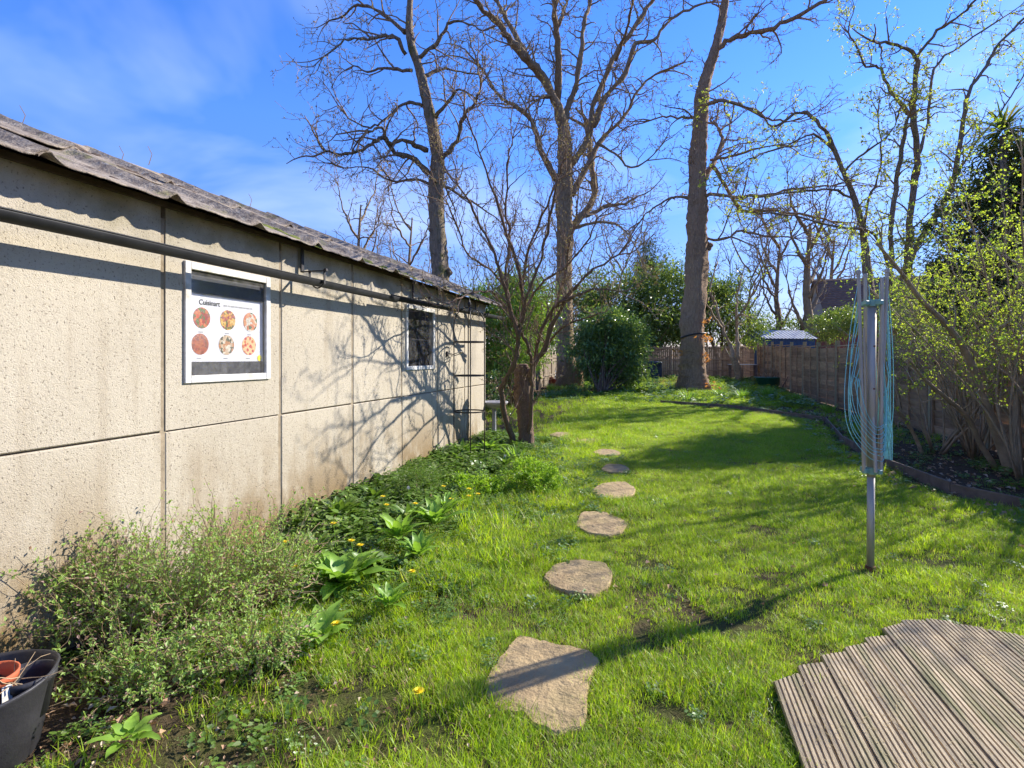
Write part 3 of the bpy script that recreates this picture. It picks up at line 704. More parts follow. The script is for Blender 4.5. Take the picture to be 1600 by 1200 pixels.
def build_cover():
    r = np.random.default_rng(11)
    protos = [rosette(i, "ivy") for i in range(5)] + [rosette(10 + i, "clover") for i in range(3)]
    n = 5200
    x = WX + 0.05 + (r.random(n) ** 1.5) * 2.3; y = 1.4 + 7.6 * r.random(n)
    nz = vnoise(x, y, 1.6, 5); nf = vnoise(x, y, 5, 6)
    k = (r.random(n) < np.clip(1.25 - (x - WX) / 2.2, 0.05, 1)) & (nz + .5 * nf > .42)
    # thinner at bottom left, where the soil shows
    k &= ~((y < 2.9) & (r.random(n) < .86)); k &= ~((x > -1.9) & (r.random(n) < .45))
    for s in STONES: k &= ~inpoly(x, y, shrink(s, 0.95))
    x, y, nz = x[k], y[k], nz[k]
    hgt = np.clip(1.2 - (x - WX) / 1.3, 0.0, 1) * np.clip((y - 2.8) / 1.0, 0, 1)
    s = 0.42 + 0.42 * r.random(len(x)) + hgt * .55
    z = np.array([gz(a, b) for a, b in zip(x, y)]) + hgt * 0.09 * r.random(len(x))
    # extra deep pile against the wall
    m = 1500; y2 = r.uniform(3.6, 8.6, m); x2 = WX + 0.04 + r.random(m) ** 1.6 * 0.6
    z2 = np.clip(0.17 * (1 - (x2 - WX) / .65), 0, 1) * r.random(m)
    X = np.concatenate([x, x2]); Yv = np.concatenate([y, y2]); Z = np.concatenate([z, z2]); S = np.concatenate([s, r.uniform(.8, 1.6, m)])
    m = 3200; x5 = r.uniform(-2.4, -.35, m); y5 = 1.3 + 6.5 * r.random(m); kk = (vnoise(x5, y5, 1.9, 15) > .42) & (r.random(m) < np.clip((-.35 - x5) / .9 + .12, 0, 1)); kk &= (y5 > 2.7) | (r.random(m) < .25); x5, y5 = x5[kk], y5[kk]
    for s_ in STONES:
        kk = ~inpoly(x5, y5, shrink(s_, 1.0)); x5, y5 = x5[kk], y5[kk]
    X = np.concatenate([X, x5]); Yv = np.concatenate([Yv, y5]); Z = np.concatenate([Z, [gz(a, b) + .012 for a, b in zip(x5, y5)]]); S = np.concatenate([S, r.uniform(.25, .58, len(x5))])
    # low weeds in the right-hand bed and the far garden
    m = 380; y3 = r.uniform(5, 19, m); x3 = np.array([edge_x(min(v, 17)) for v in y3]) + r.uniform(-.5, 1.6, m)
    X = np.concatenate([X, x3]); Yv = np.concatenate([Yv, y3]); Z = np.concatenate([Z, [gz(a, b) for a, b in zip(x3, y3)]]); S = np.concatenate([S, r.uniform(.5, 1.4, m)])
    m = 900; x6 = r.uniform(-.5, 3.0, m); y6 = 2.2 + 9 * r.random(m) ** 1.2; kk = (vnoise(x6, y6, 2.7, 17) > .6) & ~inpoly(x6, y6, deck_poly); x6, y6 = x6[kk], y6[kk]
    for s_ in STONES:
        kk = ~inpoly(x6, y6, shrink(s_, 1.0)); x6, y6 = x6[kk], y6[kk]
    X = np.concatenate([X, x6]); Yv = np.concatenate([Yv, y6]); Z = np.concatenate([Z, [gz(a, b) + .01 for a, b in zip(x6, y6)]]); S = np.concatenate([S, r.uniform(.25, .5, len(x6))])
    m = 900; y4 = r.uniform(17, 30, m); x4 = r.uniform(-4.5, 4.6, m)
    X = np.concatenate([X, x4]); Yv = np.concatenate([Yv, y4]); Z = np.concatenate([Z, [gz(a, b) for a, b in zip(x4, y4)]]); S = np.concatenate([S, r.uniform(1.2, 3.0, m)])
    rots = np.stack([r.normal(0, .2, len(X)), r.normal(0, .2, len(X)), r.uniform(0, 6.28, len(X))], -1)
    scatter("ground_cover", np.stack([X, Yv, Z], -1), rots, S, protos, "low leafy ground cover of ivy and clover spreading from the shed wall")
build_cover()

def build_litter():
    r = np.random.default_rng(21); C = []; 
    def spot(px, py, rad, n, rx=1.0):
        g = G(px, py)
        for _ in range(n):
            a = r.uniform(0, 2 * PI); q = rad * math.sqrt(r.random()); C.append((g[0] + rx * q * math.cos(a), g[1] + q * math.sin(a)))
    spot(1083, 612, 2.0, 500, 1.1); spot(950, 616, 2.2, 260, 1.3); spot(888, 610, 1.2, 90)
    for _ in range(1900):
        y = 3.8 + 13 * r.random() ** 1.4; C.append((edge_x(y) + r.uniform(-.45, 1.9) , y))
    for _ in range(460): C.append((r.uniform(-1.7, 3.0), 1.6 + 14 * r.random() ** 1.3))
    spot(170, 1150, .6, 260); spot(330, 1120, .5, 160); spot(540, 1140, .5, 130); spot(700, 720, .6, 90); spot(640, 930, .5, 60); spot(1060, 955, .4, 40)
    C = np.array([c for c in C if not (c[0] < WX + .05 and c[1] < 8.6)])
    z = np.array([gz(*c) for c in C]) + r.uniform(.004, .03, len(C)); n = len(C)
    C = np.column_stack([C, z]); a = r.uniform(0, 2 * PI, n)
    d = np.column_stack([np.cos(a), np.sin(a), r.normal(0, .35, n)]); up = np.column_stack([r.normal(0, .5, n), r.normal(0, .5, n), np.ones(n)])
    L = r.uniform(.025, .075, n) * np.where(C[:, 1] > 12, 1.6, 1); L *= np.where(C[:, 1] < 3.2, .62, 1); L = np.where((C[:, 0] > -1.7) & (C[:, 0] < 2.4) & (C[:, 1] < 14), L * .65, L)
    mb = MB(); mb.leaves(C, d, up, L, L * r.uniform(.4, .75, n), .35, .1)
    mb.build("leaf_litter", MAT["litter"], kind="stuff", label="fallen brown leaves scattered over the lawn and beds")
build_litter()

# ------------------------------------------------------------------ stepping stones
snames = ["large irregular sandstone stepping slab nearest the viewer in the lawn", "second nearest stepping slab, rounded sandstone sunk in the grass",
          "third sandstone stepping slab of the path, squarish", "fourth sandstone stepping slab with a crack, level with the lime green bush",
          "small fifth stepping slab in the tree shadow", "sixth stepping slab, thin sliver half covered by grass",
          "seventh stepping slab, just beyond the lawn shadow", "farthest and leftmost stepping slab near the forked tree"]
rs = random.Random(3)
for i, s in enumerate(STONES):
    p = np.array(s); c = p.mean(0)
    # round the corners, subdivide and roughen the outline
    p = np.array([w for k in range(len(p)) for w in (p[k] * .86 + p[(k + 1) % len(p)] * .14, p[k] * .14 + p[(k + 1) % len(p)] * .86)])
    q = []
    for k in range(len(p)):
        a, b = p[k], p[(k + 1) % len(p)]
        for t in (0, .33, .66):
            v = a + (b - a) * t; v = c + (v - c) * (1 + rs.uniform(-.028, .028)); q.append(v)
    q = np.array(q); n = len(q); z = gz(*c)
    mb = MB(); rings = [(1.0, -0.03), (1.0, 0.018), (.97, 0.028), (.6, .030), (.3, .029)]
    V = []
    for f, h in rings:
        for v in q: V.append((*(c + (v - c) * f), z + h))
    V.append((c[0], c[1], z + .029))
    Q = [(r_ * n + k, r_ * n + (k + 1) % n, (r_ + 1) * n + (k + 1) % n, (r_ + 1) * n + k) for r_ in range(len(rings) - 1) for k in range(n)]
    T = [((len(rings) - 1) * n + k, (len(rings) - 1) * n + (k + 1) % n, len(rings) * n) for k in range(n)]
    area = sum(q[k][0] * q[(k + 1) % n][1] - q[(k + 1) % n][0] * q[k][1] for k in range(n))
    if area < 0: Q = [x[::-1] for x in Q]; T = [x[::-1] for x in T]
    mb.add(V, Q, T)
    mb.build("stepping_stone", MAT["stone"], label=snames[i], cat="stepping stone", group="stepping stones across the lawn", loc=(c[0], c[1], z))

# ------------------------------------------------------------------ decking
def build_deck():
    root = thing("decking", (2.2, 1.5, 0), "weathered grooved timber decking with a stepped curved edge beside the lawn", "decking")
    W = 0.118; gap = 0.006; x = DX0; k = 0; rd = random.Random(4)
    dx = np.array([p[0] for p in DECK]); dy = np.array([p[1] for p in DECK])
    while x < 3.5:
        xm = x + W / 2
        ytop = float(np.interp(xm, dx, dy)) + rd.uniform(-.015, .015)
        ybot = -0.6
        ng = 6; prof = []
        for g in range(ng):
            u0 = g / ng * W; u1 = (g + 1) / ng * W; w = u1 - u0
            prof += [(u0 + w * .0, 0.0 if g else -.003), (u0 + w * .58, 0.0), (u0 + w * .66, -.0065), (u0 + w * .92, -.0065)]
        prof += [(W, -.003)]
        z = 0.045 + rd.uniform(-.003, .003)
        slope = rd.uniform(-.012, .012)
        top = [(x + u, z + h) for u, h in prof]; n = len(top)
        V = []
        ysl = np.linspace(ybot, ytop, 6)
        for j, yy in enumerate(ysl):
            for (a, b) in top: V.append((a, (yy if j < 5 else float(np.interp(a, dx, dy)) * .6 + ytop * .4 + slope * (a - x) / W), b))
            V.append((x + W, yy, z - .03)); V.append((x, yy, z - .03))
        m = n + 2; Q = []
        for j in range(5):
            for i in range(m):
                i2 = (i + 1) % m
                Q.append((j * m + i, j * m + i2, (j + 1) * m + i2, (j + 1) * m + i))
        T = []
        for jj, rev in ((5, False), (0, True)):
            b0 = jj * m
            for i in range(n - 1):
                t1 = (b0 + i, b0 + i + 1, b0 + n + 1 if i < n / 2 else b0 + n)
                T.append(t1)
            T.append((b0 + n + 1, b0 + int(math.ceil(n / 2)), b0 + n))
        mb = MB(); mb.add(V, Q, T)
        mb.build("deck_board", MAT["deck"], root)
        x += W + gap; k += 1
    # joists under the boards
    mb = MB()
    for yy in (2.2, 1.5, 0.8, 0.1):
        xs = 2.3
        mb.box((xs + .1, yy, 0.002), (1.9 if yy < 1.9 else 1.2, .045, .026))
    mb.build("joist", MAT["edging"], root)
build_deck()
# loose grass clippings lying on the deck
def deck_clippings():
    r = np.random.default_rng(44); n = 2600
    x = r.uniform(DX0 + .02, 3.4, n); y = r.uniform(1.3, 3.3, n); ex = np.interp(x, [p[0] for p in DECK], [p[1] for p in DECK])
    k = (y < ex - .01) & (vnoise(x, y, 5, 4) > .45) & ((ex - y < .5) | (r.random(n) < .35)); x, y = x[k], y[k]; n = len(x)
    a = r.uniform(0, 6.28, n)
    mb = MB(); mb.leaves(np.column_stack([x, y, np.full(n, .049)]), np.column_stack([np.cos(a), np.sin(a), r.uniform(-.05, .15, n)]), np.array([[0, 0, 1.]] * n), r.uniform(.015, .05, n), .0025, .1)
    mb.build("grass_clippings", MAT["grass_dry"], kind="stuff", label="dry grass clippings scattered on the decking")
deck_clippings()

# ------------------------------------------------------------------ timber edging + bed
def build_edging():
    root = thing("bed_edging", (EDGE[4][0], EDGE[4][1], 0), "low dark timber board edging that divides the lawn from the right-hand bed", "edging")
    for i in range(len(EDGE) - 1):
        a = np.array(EDGE[i]); b = np.array(EDGE[i + 1]); d = b - a; L = np.linalg.norm(d); an = math.atan2(d[1], d[0])
        rot = np.array([[math.cos(an), -math.sin(an), 0], [math.sin(an), math.cos(an), 0], [0, 0, 1]])
        c = (a + b) / 2; z = (gz(*a) + gz(*b)) / 2
        mb = MB(); mb.box((0, 0, 0), (L - .01, .024, .15), rot, bev=.004); mb.v = [v + np.array([c[0], c[1], z + .045]) for v in mb.v]
        mb.build("board", MAT["edging"], root)
        mb = MB(); mb.box((b[0] + .03, b[1], gz(*b) + .05), (.04, .04, .17), bev=.004)
        mb.build("peg", MAT["edging"], root)
build_edging()

# ------------------------------------------------------------------ the shed
def build_shed():
    sh = thing("concrete_shed", (WX, 3.0, 0), "long cream pebbledashed concrete panel shed with a mossy corrugated roof along the left", "shed")
    TH = .06; zj = 0.976; ztop = 2.285
    rg = random.Random(9)
    ya = -2.5
    wins = {2.5: (2.64, 3.375, 1.253, 1.986), 5.5: (5.596, 6.386, 1.27, 2.013)}
    def panel(y0, y1, z0, z1, hole=None, name="wall_panel"):
        off = rg.uniform(-.002, .003)
        mb = MB(); xc = WX - TH / 2 + off; g = .014
        if not hole:
            mb.box((xc, (y0 + y1) / 2, (z0 + z1) / 2), (TH, y1 - y0 - 2 * g, z1 - z0 - .010), bev=.006)
        else:
            a, b, c, d = hole
            for (p0, p1, q0, q1) in ((y0 + g, a, z0 + .005, z1 - .005), (b, y1 - g, z0 + .005, z1 - .005), (a, b, z0 + .005, c), (a, b, d, z1 - .005)):
                mb.box((xc, (p0 + p1) / 2, (q0 + q1) / 2), (TH, p1 - p0, q1 - q0))
        mb.build(name, MAT["wall"], sh)
    y = ya
    while y < 8.4:
        panel(y, y + 1, -.05, zj); panel(y, y + 1, zj, ztop, wins.get(round(y, 1)))
        y += 1
    # mortar fillets behind the joints
    for k in range(0, 12):
        yy = ya + k
        mb = MB(); mb.box((WX - .036, min(max(yy, ya + .02), 8.48), 1.08), (.045, .040, 2.26)); mb.v = [v + np.array([.007, 0, 0]) for v in mb.v]; mb.build("joint_strip", MAT["mortar"], sh)
    mb = MB(); mb.box((WX - .048, 3.0, zj), (.03, 10.9, .03)); mb.build("joint_strip", MAT["mortar"], sh)
    # end walls and rear wall
    xr = WX - 2.7
    for yy in (8.5 - .03, ya + .03):
        for k in range(3):
            x0 = WX - TH - .005 - k * .87; x1 = x0 - .86
            mb = MB(); mb.box(((x0 + x1) / 2, yy, 1.08), (.84, TH, 2.26), bev=.006); mb.build("wall_panel", MAT["wall"], sh)
        mb = MB(); gx = WX - 1.35
        V = [(WX - .01, yy - .03, 2.215), (xr, yy - .03, 2.215), (gx, yy - .03, 2.75), (WX - .01, yy + .03, 2.215), (xr, yy + .03, 2.215), (gx, yy + .03, 2.75)]
        mb.add(V, [(0, 1, 4, 3), (1, 2, 5, 4), (2, 0, 3, 5)], [(0, 2, 1), (3, 4, 5)]); mb.build("gable", MAT["wall"], sh)
    mb = MB(); mb.box((xr, 3.0, 1.08), (TH, 10.8, 2.26)); mb.build("rear_wall", MAT["wall"], sh)
    # fascia
    mb = MB(); mb.box((WX + .015, 3.03, 2.288), (.022, 11.15, .035), bev=.003); mb.build("fascia", MAT["fascia"], sh)
    # roof: rows of profiled sheets
    xe, ze = WX + .18, 2.272; xg, zg = WX - 1.35, 2.272 + .42 * 1.53
    def sheet(y0, t0, t1, lift, w=.69, side=1):
        # t along slope, from the eaves (0) to the ridge (1); roll at the lap each .65 m
        ny, nt = 26, 9; V = []
        sd = rg.uniform(-.006, .006); wav = rg.uniform(0, 6)
        jag = [rg.uniform(-.004, .004) for _ in range(ny + 1)]
        for lay in (0, -.009):
            for j in range(nt + 1):
                t = t0 + (t1 - t0) * j / nt
                for i in range(ny + 1):
                    u = i / ny * w
                    h = 0.0
                    for rc, hh, ww in ((.045, .042, .042), (.2, .004, .05), (.33, .005, .05), (.46, .004, .05), (.69, .046, .042)):
                        h += hh * math.exp(-((u - rc) / ww) ** 2 * 1.3)
                    h += .004 * math.sin(u * 13 + t * 9 + wav) * min(1, t * 4) + .002 * math.sin(t * 40 + u * 30)
                    tt = t + (jag[i] if j == 0 else 0)
                    x = xe + (xg - xe) * tt; z = ze + (zg - ze) * tt + h + lift + lay + sd
                    if side < 0: x = 2 * xg - x
                    V.append((x, y0 + u, z))
        K = (nt + 1) * (ny + 1); Q = []
        for j in range(nt):
            for i in range(ny):
                a = j * (ny + 1) + i; q = (a, a + 1, a + ny + 2, a + ny + 1)
                Q.append(q if side > 0 else q[::-1]); Q.append(tuple(K + v for v in (q[::-1] if side > 0 else q)))
        for i in range(ny): Q.append((i, K + i, K + i + 1, i + 1))
        mb = MB(); mb.add(V, Q); mb.build("roof_sheet", MAT["roof"], sh, smooth=True)
    y = 1.77 - .65 * 7 - .045
    while y < 8.45:
        sheet(y, 0.0, .56, 0.0); sheet(y + .02, .50, 1.02, .028)
        sheet(y, 0.0, 1.0, 0.0, side=-1)
        y += .65
    # ridge capping
    mb = MB(); 
    for k in range(9):
        y0 = -2.75 + k * 1.28
        mb.tube([(xg, y0, zg - .01), (xg, y0 + 1.3, zg - .005)], [.06, .066], 10)
    mb.build("ridge_cap", MAT["roof"], sh, smooth=True)
    # moss lumps on the sheets
    for matn, nm, cnt, sz in (("moss", "moss", 90, .040), ("moss_dead", "moss", 700, .020)):
        mb = MB()
        for _ in range(cnt):
            t = rg.random() ** .6; yy = rg.uniform(-1, 8.7)
            if matn == "moss": yy = rg.choice([4.7, 5.2, 5.9, 6.6, 3.6, 7.4]) + rg.gauss(0, .13); t = abs(rg.gauss(.12, .09))
            big = matn != 'moss' and rg.random() < .28
            if big: t = rg.uniform(.86, 1.0)
            x = xe + (xg - xe) * t; z = ze + (zg - ze) * t + (.03 if t > .5 else 0) + .012
            s = sz * rg.uniform(.5, 1.4) * (2.3 if big else 1); V = []
            prof = [(0, 1), (.6, .75), (1, .2), (1.05, -.3)]
            k = 7
            for pr, ph in prof[1:]:
                for a in range(k): 
                    q = s * pr * rg.uniform(.8, 1.25); V.append((x + q * math.cos(a * 6.283 / k), yy + q * 1.4 * math.sin(a * 6.283 / k), z - .012 + s * .42 * ph - .42 * q * math.cos(a * 6.283 / k)))
            V.append((x, yy, z - .012 + s * .42)); n = len(V) - 1
            Q = [(j * k + a, (j + 1) * k + a, (j + 1) * k + (a + 1) % k, j * k + (a + 1) % k) for j in range(2) for a in range(k)]
            T = [(n, a, (a + 1) % k) for a in range(k)]
            mb.add(V, Q, T)
        mb.build(nm, MAT[matn], sh, smooth=True, kind="stuff")
    # small bare stalks growing in the ridge moss
    mb = MB()
    for yy in (1.9, 2.6, 3.3, 3.36, 4.6, 1.05):
        p = np.array([xg + .3 * rg.random(), yy, zg + .0]); mb.tube([p, p + (0.01, .02, .09), p + (-.01, .0, .15)], [.004, .003, .002], 4)
    mb.build("dry_stalk", MAT["twig"], sh, kind="stuff")
    # gutters lowered on brackets
    def gutter(y0, y1, z0, z1, a):
        n = 14; V = []; r1, r0 = .047, .043; x = WX + a
        for (yy, zz) in ((y0, z0), (y1, z1)):
            for r in (r1, r0):
                for i in range(n + 1):
                    an = PI + PI * i / n; V.append((x + r * math.cos(an), yy, zz + r * math.sin(an)))
        m = n + 1; Q = []
        for i in range(n):
            Q.append((i, i + 1, 2 * m + i + 1, 2 * m + i)); Q.append((m + i + 1, m + i, 3 * m + i, 3 * m + i + 1))
            Q.append((i, m + i, m + i + 1, i + 1)); Q.append((2 * m + i, 2 * m + i + 1, 3 * m + i + 1, 3 * m + i))
        Q.append((0, 2 * m, 3 * m, m)); Q.append((n, m + n, 3 * m + n, 2 * m + n))
        mb = MB(); mb.add(V, Q)
        # rolled front lip
        mb.tube([(x + .046, y0, z0), (x + .046, y1, z1)], [.005, .005], 6)
        g = mb.build("gutter", MAT["black_plastic"], sh, smooth=True); return g
    g1 = gutter(-2.3, 5.02, 1.995, 2.015, .17)
    g2 = gutter(4.86, 8.95, 2.03, 2.10, .16)
    for yy, zz in ((-1.2, 1.995), (1.2, 2.0), (3.72, 2.005), (5.72, 2.035), (7.9, 2.075)):
        mb = MB()
        mb.box((WX + .03, yy, 2.18), (.012, .032, .20)); 
        arm = [(WX + .035, yy, 2.085), (WX + .10, yy, 2.085), (WX + .16, yy, 2.088), (WX + .245, yy, 2.088)]
        mb.box((WX + .14, yy, 2.086), (.21, .022, .008)); mb.box((WX + .245, yy, 2.092), (.02, .026, .020))
        for aa in (.10, .232):
            mb.box((WX + aa, yy, (zz + 2.088) / 2 - .006), (.007, .020, 2.088 - zz + .03))
        mb.tube([(WX + .17 + .052 * math.cos(t), yy, zz + .052 * math.sin(t) - .001) for t in np.linspace(PI, 2 * PI, 9)], [.006] * 9, 5)
        mb.build("gutter_bracket", MAT["black_iron"], sh)
    # windows
    def window(y0, y1, z0, z1):
        w = .042; x = WX + .004; t = .022; fr = MB()
        for (a, b, c, d) in ((y0 - .004, y0 + w, z0 - .004, z1 + .004), (y1 - w, y1 + .004, z0 - .004, z1 + .004), (y0 + w, y1 - w, z0 - .004, z0 + w), (y0 + w, y1 - w, z1 - w, z1 + .004)):
            fr.box((x, (a + b) / 2, (c + d) / 2), (t, b - a, d - c), bev=.003)
        wo = fr.build("window", MAT["white_paint"], sh)
        p = MB(); p.box((x - .004, (y0 + y1) / 2, (z0 + z1) / 2), (.003, y1 - y0 - 2 * w, z1 - z0 - 2 * w)); p.build("pane", MAT["glass"], wo)
        return wo
    w1 = window(2.64, 3.375, 1.253, 1.986)
    # the poster inside the first window
    yi0, yi1, zi0, zi1 = 2.682, 3.333, 1.295, 1.944; H = zi1 - zi0; Wd = yi1 - yi0
    xp = WX - .020
    def vv(v): return zi1 - v * H
    mb = MB(); mb.box((xp, (yi0 + yi1) / 2, (vv(.22) + vv(.87)) / 2), (.003, Wd, .65 * H)); mb.build("poster", MAT["poster"], w1)
    mb = MB(); mb.box((xp + .0, (yi0 + yi1) / 2, (vv(0) + vv(.22)) / 2), (.004, Wd, .218 * H)); mb.build("black_card", MAT["poster_black"], w1)
    mb = MB(); mb.box((xp + .0, (yi0 + yi1) / 2, (vv(.87) + vv(1)) / 2), (.004, Wd, .128 * H)); mb.build("black_card", MAT["poster_black"], w1)
    mb = MB(); mb.box((WX - .052, (yi0 + yi1) / 2, (zi0 + zi1) / 2), (.004, Wd + .06, H + .06)); mb.build("backing", MAT["interior"], w1)
    rad = .0665; idx = 0
    for row, v in enumerate((.445, .70)):
        for c, u in enumerate((.165, .495, .81)):
            cy = yi0 + u * Wd - (.012 if row else 0); cz = vv(v)
            mb = MB(); V = [(xp + .0030, cy, cz)] + [(xp + .0030, cy + rad * math.cos(a), cz + rad * math.sin(a)) for a in np.linspace(0, 2 * PI, 32, endpoint=False)]
            mb.add(V, None, [(0, 1 + k, 1 + (k + 1) % 32) for k in range(32)]); mb.build("food_picture", FOOD[idx], w1); idx += 1
            mb = MB(); mb.box((xp + .003, cy - .008, cz - rad - .022), (.001, .035, .006)); mb.build("caption", MAT["ink_grey"], w1)
    mb = MB(); V = [(xp + .0035, yi0 + .95 * Wd, vv(.835))] + [(xp + .0035, yi0 + .95 * Wd + .022 * math.cos(a), vv(.835) + .022 * math.sin(a)) for a in np.linspace(0, 2 * PI, 20, endpoint=False)]
    mb.add(V, None, [(0, 1 + k, 1 + (k + 1) % 20) for k in range(20)]); mb.build("yellow_sticker", MAT["yellow"], w1)
    def text(s, y, z, size, mat, name):
        cu = bpy.data.curves.new(name, 'FONT'); cu.body = s; cu.size = size; cu.offset = .0008 if mat == "ink" else 0; cu.materials.append(MAT[mat])
        tmp = bpy.data.objects.new(name + "_curve", cu); COL.objects.link(tmp); bpy.context.view_layer.update()
        me = bpy.data.meshes.new_from_object(tmp.evaluated_get(bpy.context.evaluated_depsgraph_get())); bpy.data.objects.remove(tmp)
        o = bpy.data.objects.new(name, me); COL.objects.link(o); o.parent = w1
        o.location = np.array([xp + .0034, y, z]) - wloc(w1); o.rotation_euler = (PI / 2, 0, PI / 2); return o
    text("Cuisinart", yi0 + .13 * Wd, vv(.315), .046, "ink", "lettering")
    mb = MB(); yy = yi0 + .44 * Wd      # the small print after the name is too faint to read
    for wl_ in (.028, .016, .034, .022, .038, .016, .03, .02):
        mb.box((xp + .003, yy + wl_ / 2, vv(.30)), (.001, wl_, .009)); yy += wl_ + .008
    mb.build("small_print", MAT["ink_grey"], w1)
    w2 = window(5.596, 6.386, 1.27, 2.013)
    mb = MB()
    ya2, yb2, za2, zb2 = 5.60, 6.38, 1.275, 2.01
    mb.box((WX - .62, (ya2 + yb2) / 2, (za2 + zb2) / 2), (.02, 1.6, 1.2)); mb.box((WX - .35, ya2 - .4, 1.65), (.55, .02, 1.2)); mb.box((WX - .35, yb2 + .4, 1.65), (.55, .02, 1.2)); mb.box((WX - .35, 6, 1.04), (.55, 1.6, .02))
    mb.build("interior", MAT["interior"], w2)
    mb = MB(); mb.box((WX - .12, 6.12, 1.63), (.08, .42, .02)); mb.box((WX - .12, 6.0, 1.58), (.03, .04, .09)); mb.build("shelf", MAT["interior"], w2)
build_shed()

# ------------------------------------------------------------------ foliage helpers
NR = np.random.default_rng(77)
def rdir(n, r=NR):
    v = r.normal(size=(n, 3)); return v / np.linalg.norm(v, axis=1, keepdims=True)
def smooth(pts, k=3, jit=0.0, r=NR):
    pts = np.asarray(pts, dtype=float); n = len(pts)
    if n < 3: k = max(k, 3)
    ext = np.vstack([2 * pts[0] - pts[1], pts, 2 * pts[-1] - pts[-2]]); out = []
    for i in range(1, n):
        p0, p1, p2, p3 = ext[i - 1], ext[i], ext[i + 1], ext[i + 2]
        for j in range(k):
            t = j / k
            out.append(0.5 * ((2 * p1) + (-p0 + p2) * t + (2 * p0 - 5 * p1 + 4 * p2 - p3) * t * t + (-p0 + 3 * p1 - 3 * p2 + p3) * t ** 3))
    out.append(pts[-1]); out = np.array(out)
    if jit > 0: out[1:-1] += r.normal(0, jit, (len(out) - 2, out.shape[1]))
    return out
def path_from(start, d, L, n, wob, up, r):
    p = np.array(start, dtype=float); d = np.array(d, dtype=float); d /= np.linalg.norm(d); out = [p.copy()]
    for i in range(n):
        d = d + r.normal(0, wob, 3) + np.array([0, 0, up]); d /= np.linalg.norm(d); p = p + d * L / n; out.append(p.copy())
    return np.array(out)
def spawn(path, rad, r, spacing, Lr, lvl, mb_b, mb_t, mb_l, o, start=0.25):
    """side shoots along a limb"""
    seg = np.linalg.norm(np.diff(path, axis=0), axis=1); tot = seg.sum(); cum = np.concatenate([[0], np.cumsum(seg)])
    s = tot * start + r.uniform(0, spacing)
    while s < tot * 0.98:
        i = min(np.searchsorted(cum, s) - 1, len(path) - 2); f = (s - cum[i]) / (seg[i] + 1e-9)
        p = path[i] * (1 - f) + path[i + 1] * f; rr = rad[min(i, len(rad) - 1)]
        tg = path[i + 1] - path[i]; tg /= np.linalg.norm(tg) + 1e-9
        side = np.cross(tg, rdir(1, r)[0]); side /= np.linalg.norm(side) + 1e-9
        d = side * r.uniform(.6, 1.0) + tg * r.uniform(.2, .8) + np.array([0, 0, o.get("up", .25)])
        L = r.uniform(*Lr) * (1 - 0.35 * s / tot)
        shoot(p, d, L, min(rr * .6, o["r"][lvl]), lvl, r, mb_b, mb_t, mb_l, o)
        s += spacing * r.uniform(.5, 1.5)
def shoot(p, d, L, r0, lvl, r, mb_b, mb_t, mb_l, o):
    n = 6 if lvl < o["max"] else 4
    path = path_from(p, d, L, n, o["wob"], o["grav"][lvl], r)
    rad = np.linspace(r0, max(r0 * .35, o["rmin"]), n + 1)
    (mb_b if lvl == 0 else mb_t).tube(path, rad, 5 if lvl == 0 else 3, 0, cap=False)
    if lvl < o["max"]:
        spawn(path, rad, r, o["sp"][lvl], o["L"][lvl], lvl + 1, mb_b, mb_t, mb_l, o, .15)
    if lvl >= o["max"] - 1 and mb_l is not None:
        nb = o.get("nb", 4); t = r.uniform(.2, 1, nb); idx = np.clip((t * n).astype(int), 0, n - 1)
        C = path[idx] + (path[idx + 1] - path[idx]) * r.random((nb, 1)) 
        kk = o.get("cl", 1)
        C = np.repeat(C, kk, axis=0)
        s = r.uniform(*o["bud"], nb * kk); dd = rdir(nb * kk, r); dd[:, 2] += .3
        mb_l.leaves(C, dd, rdir(nb * kk, r), s, s * o.get("bw", .45), .25)
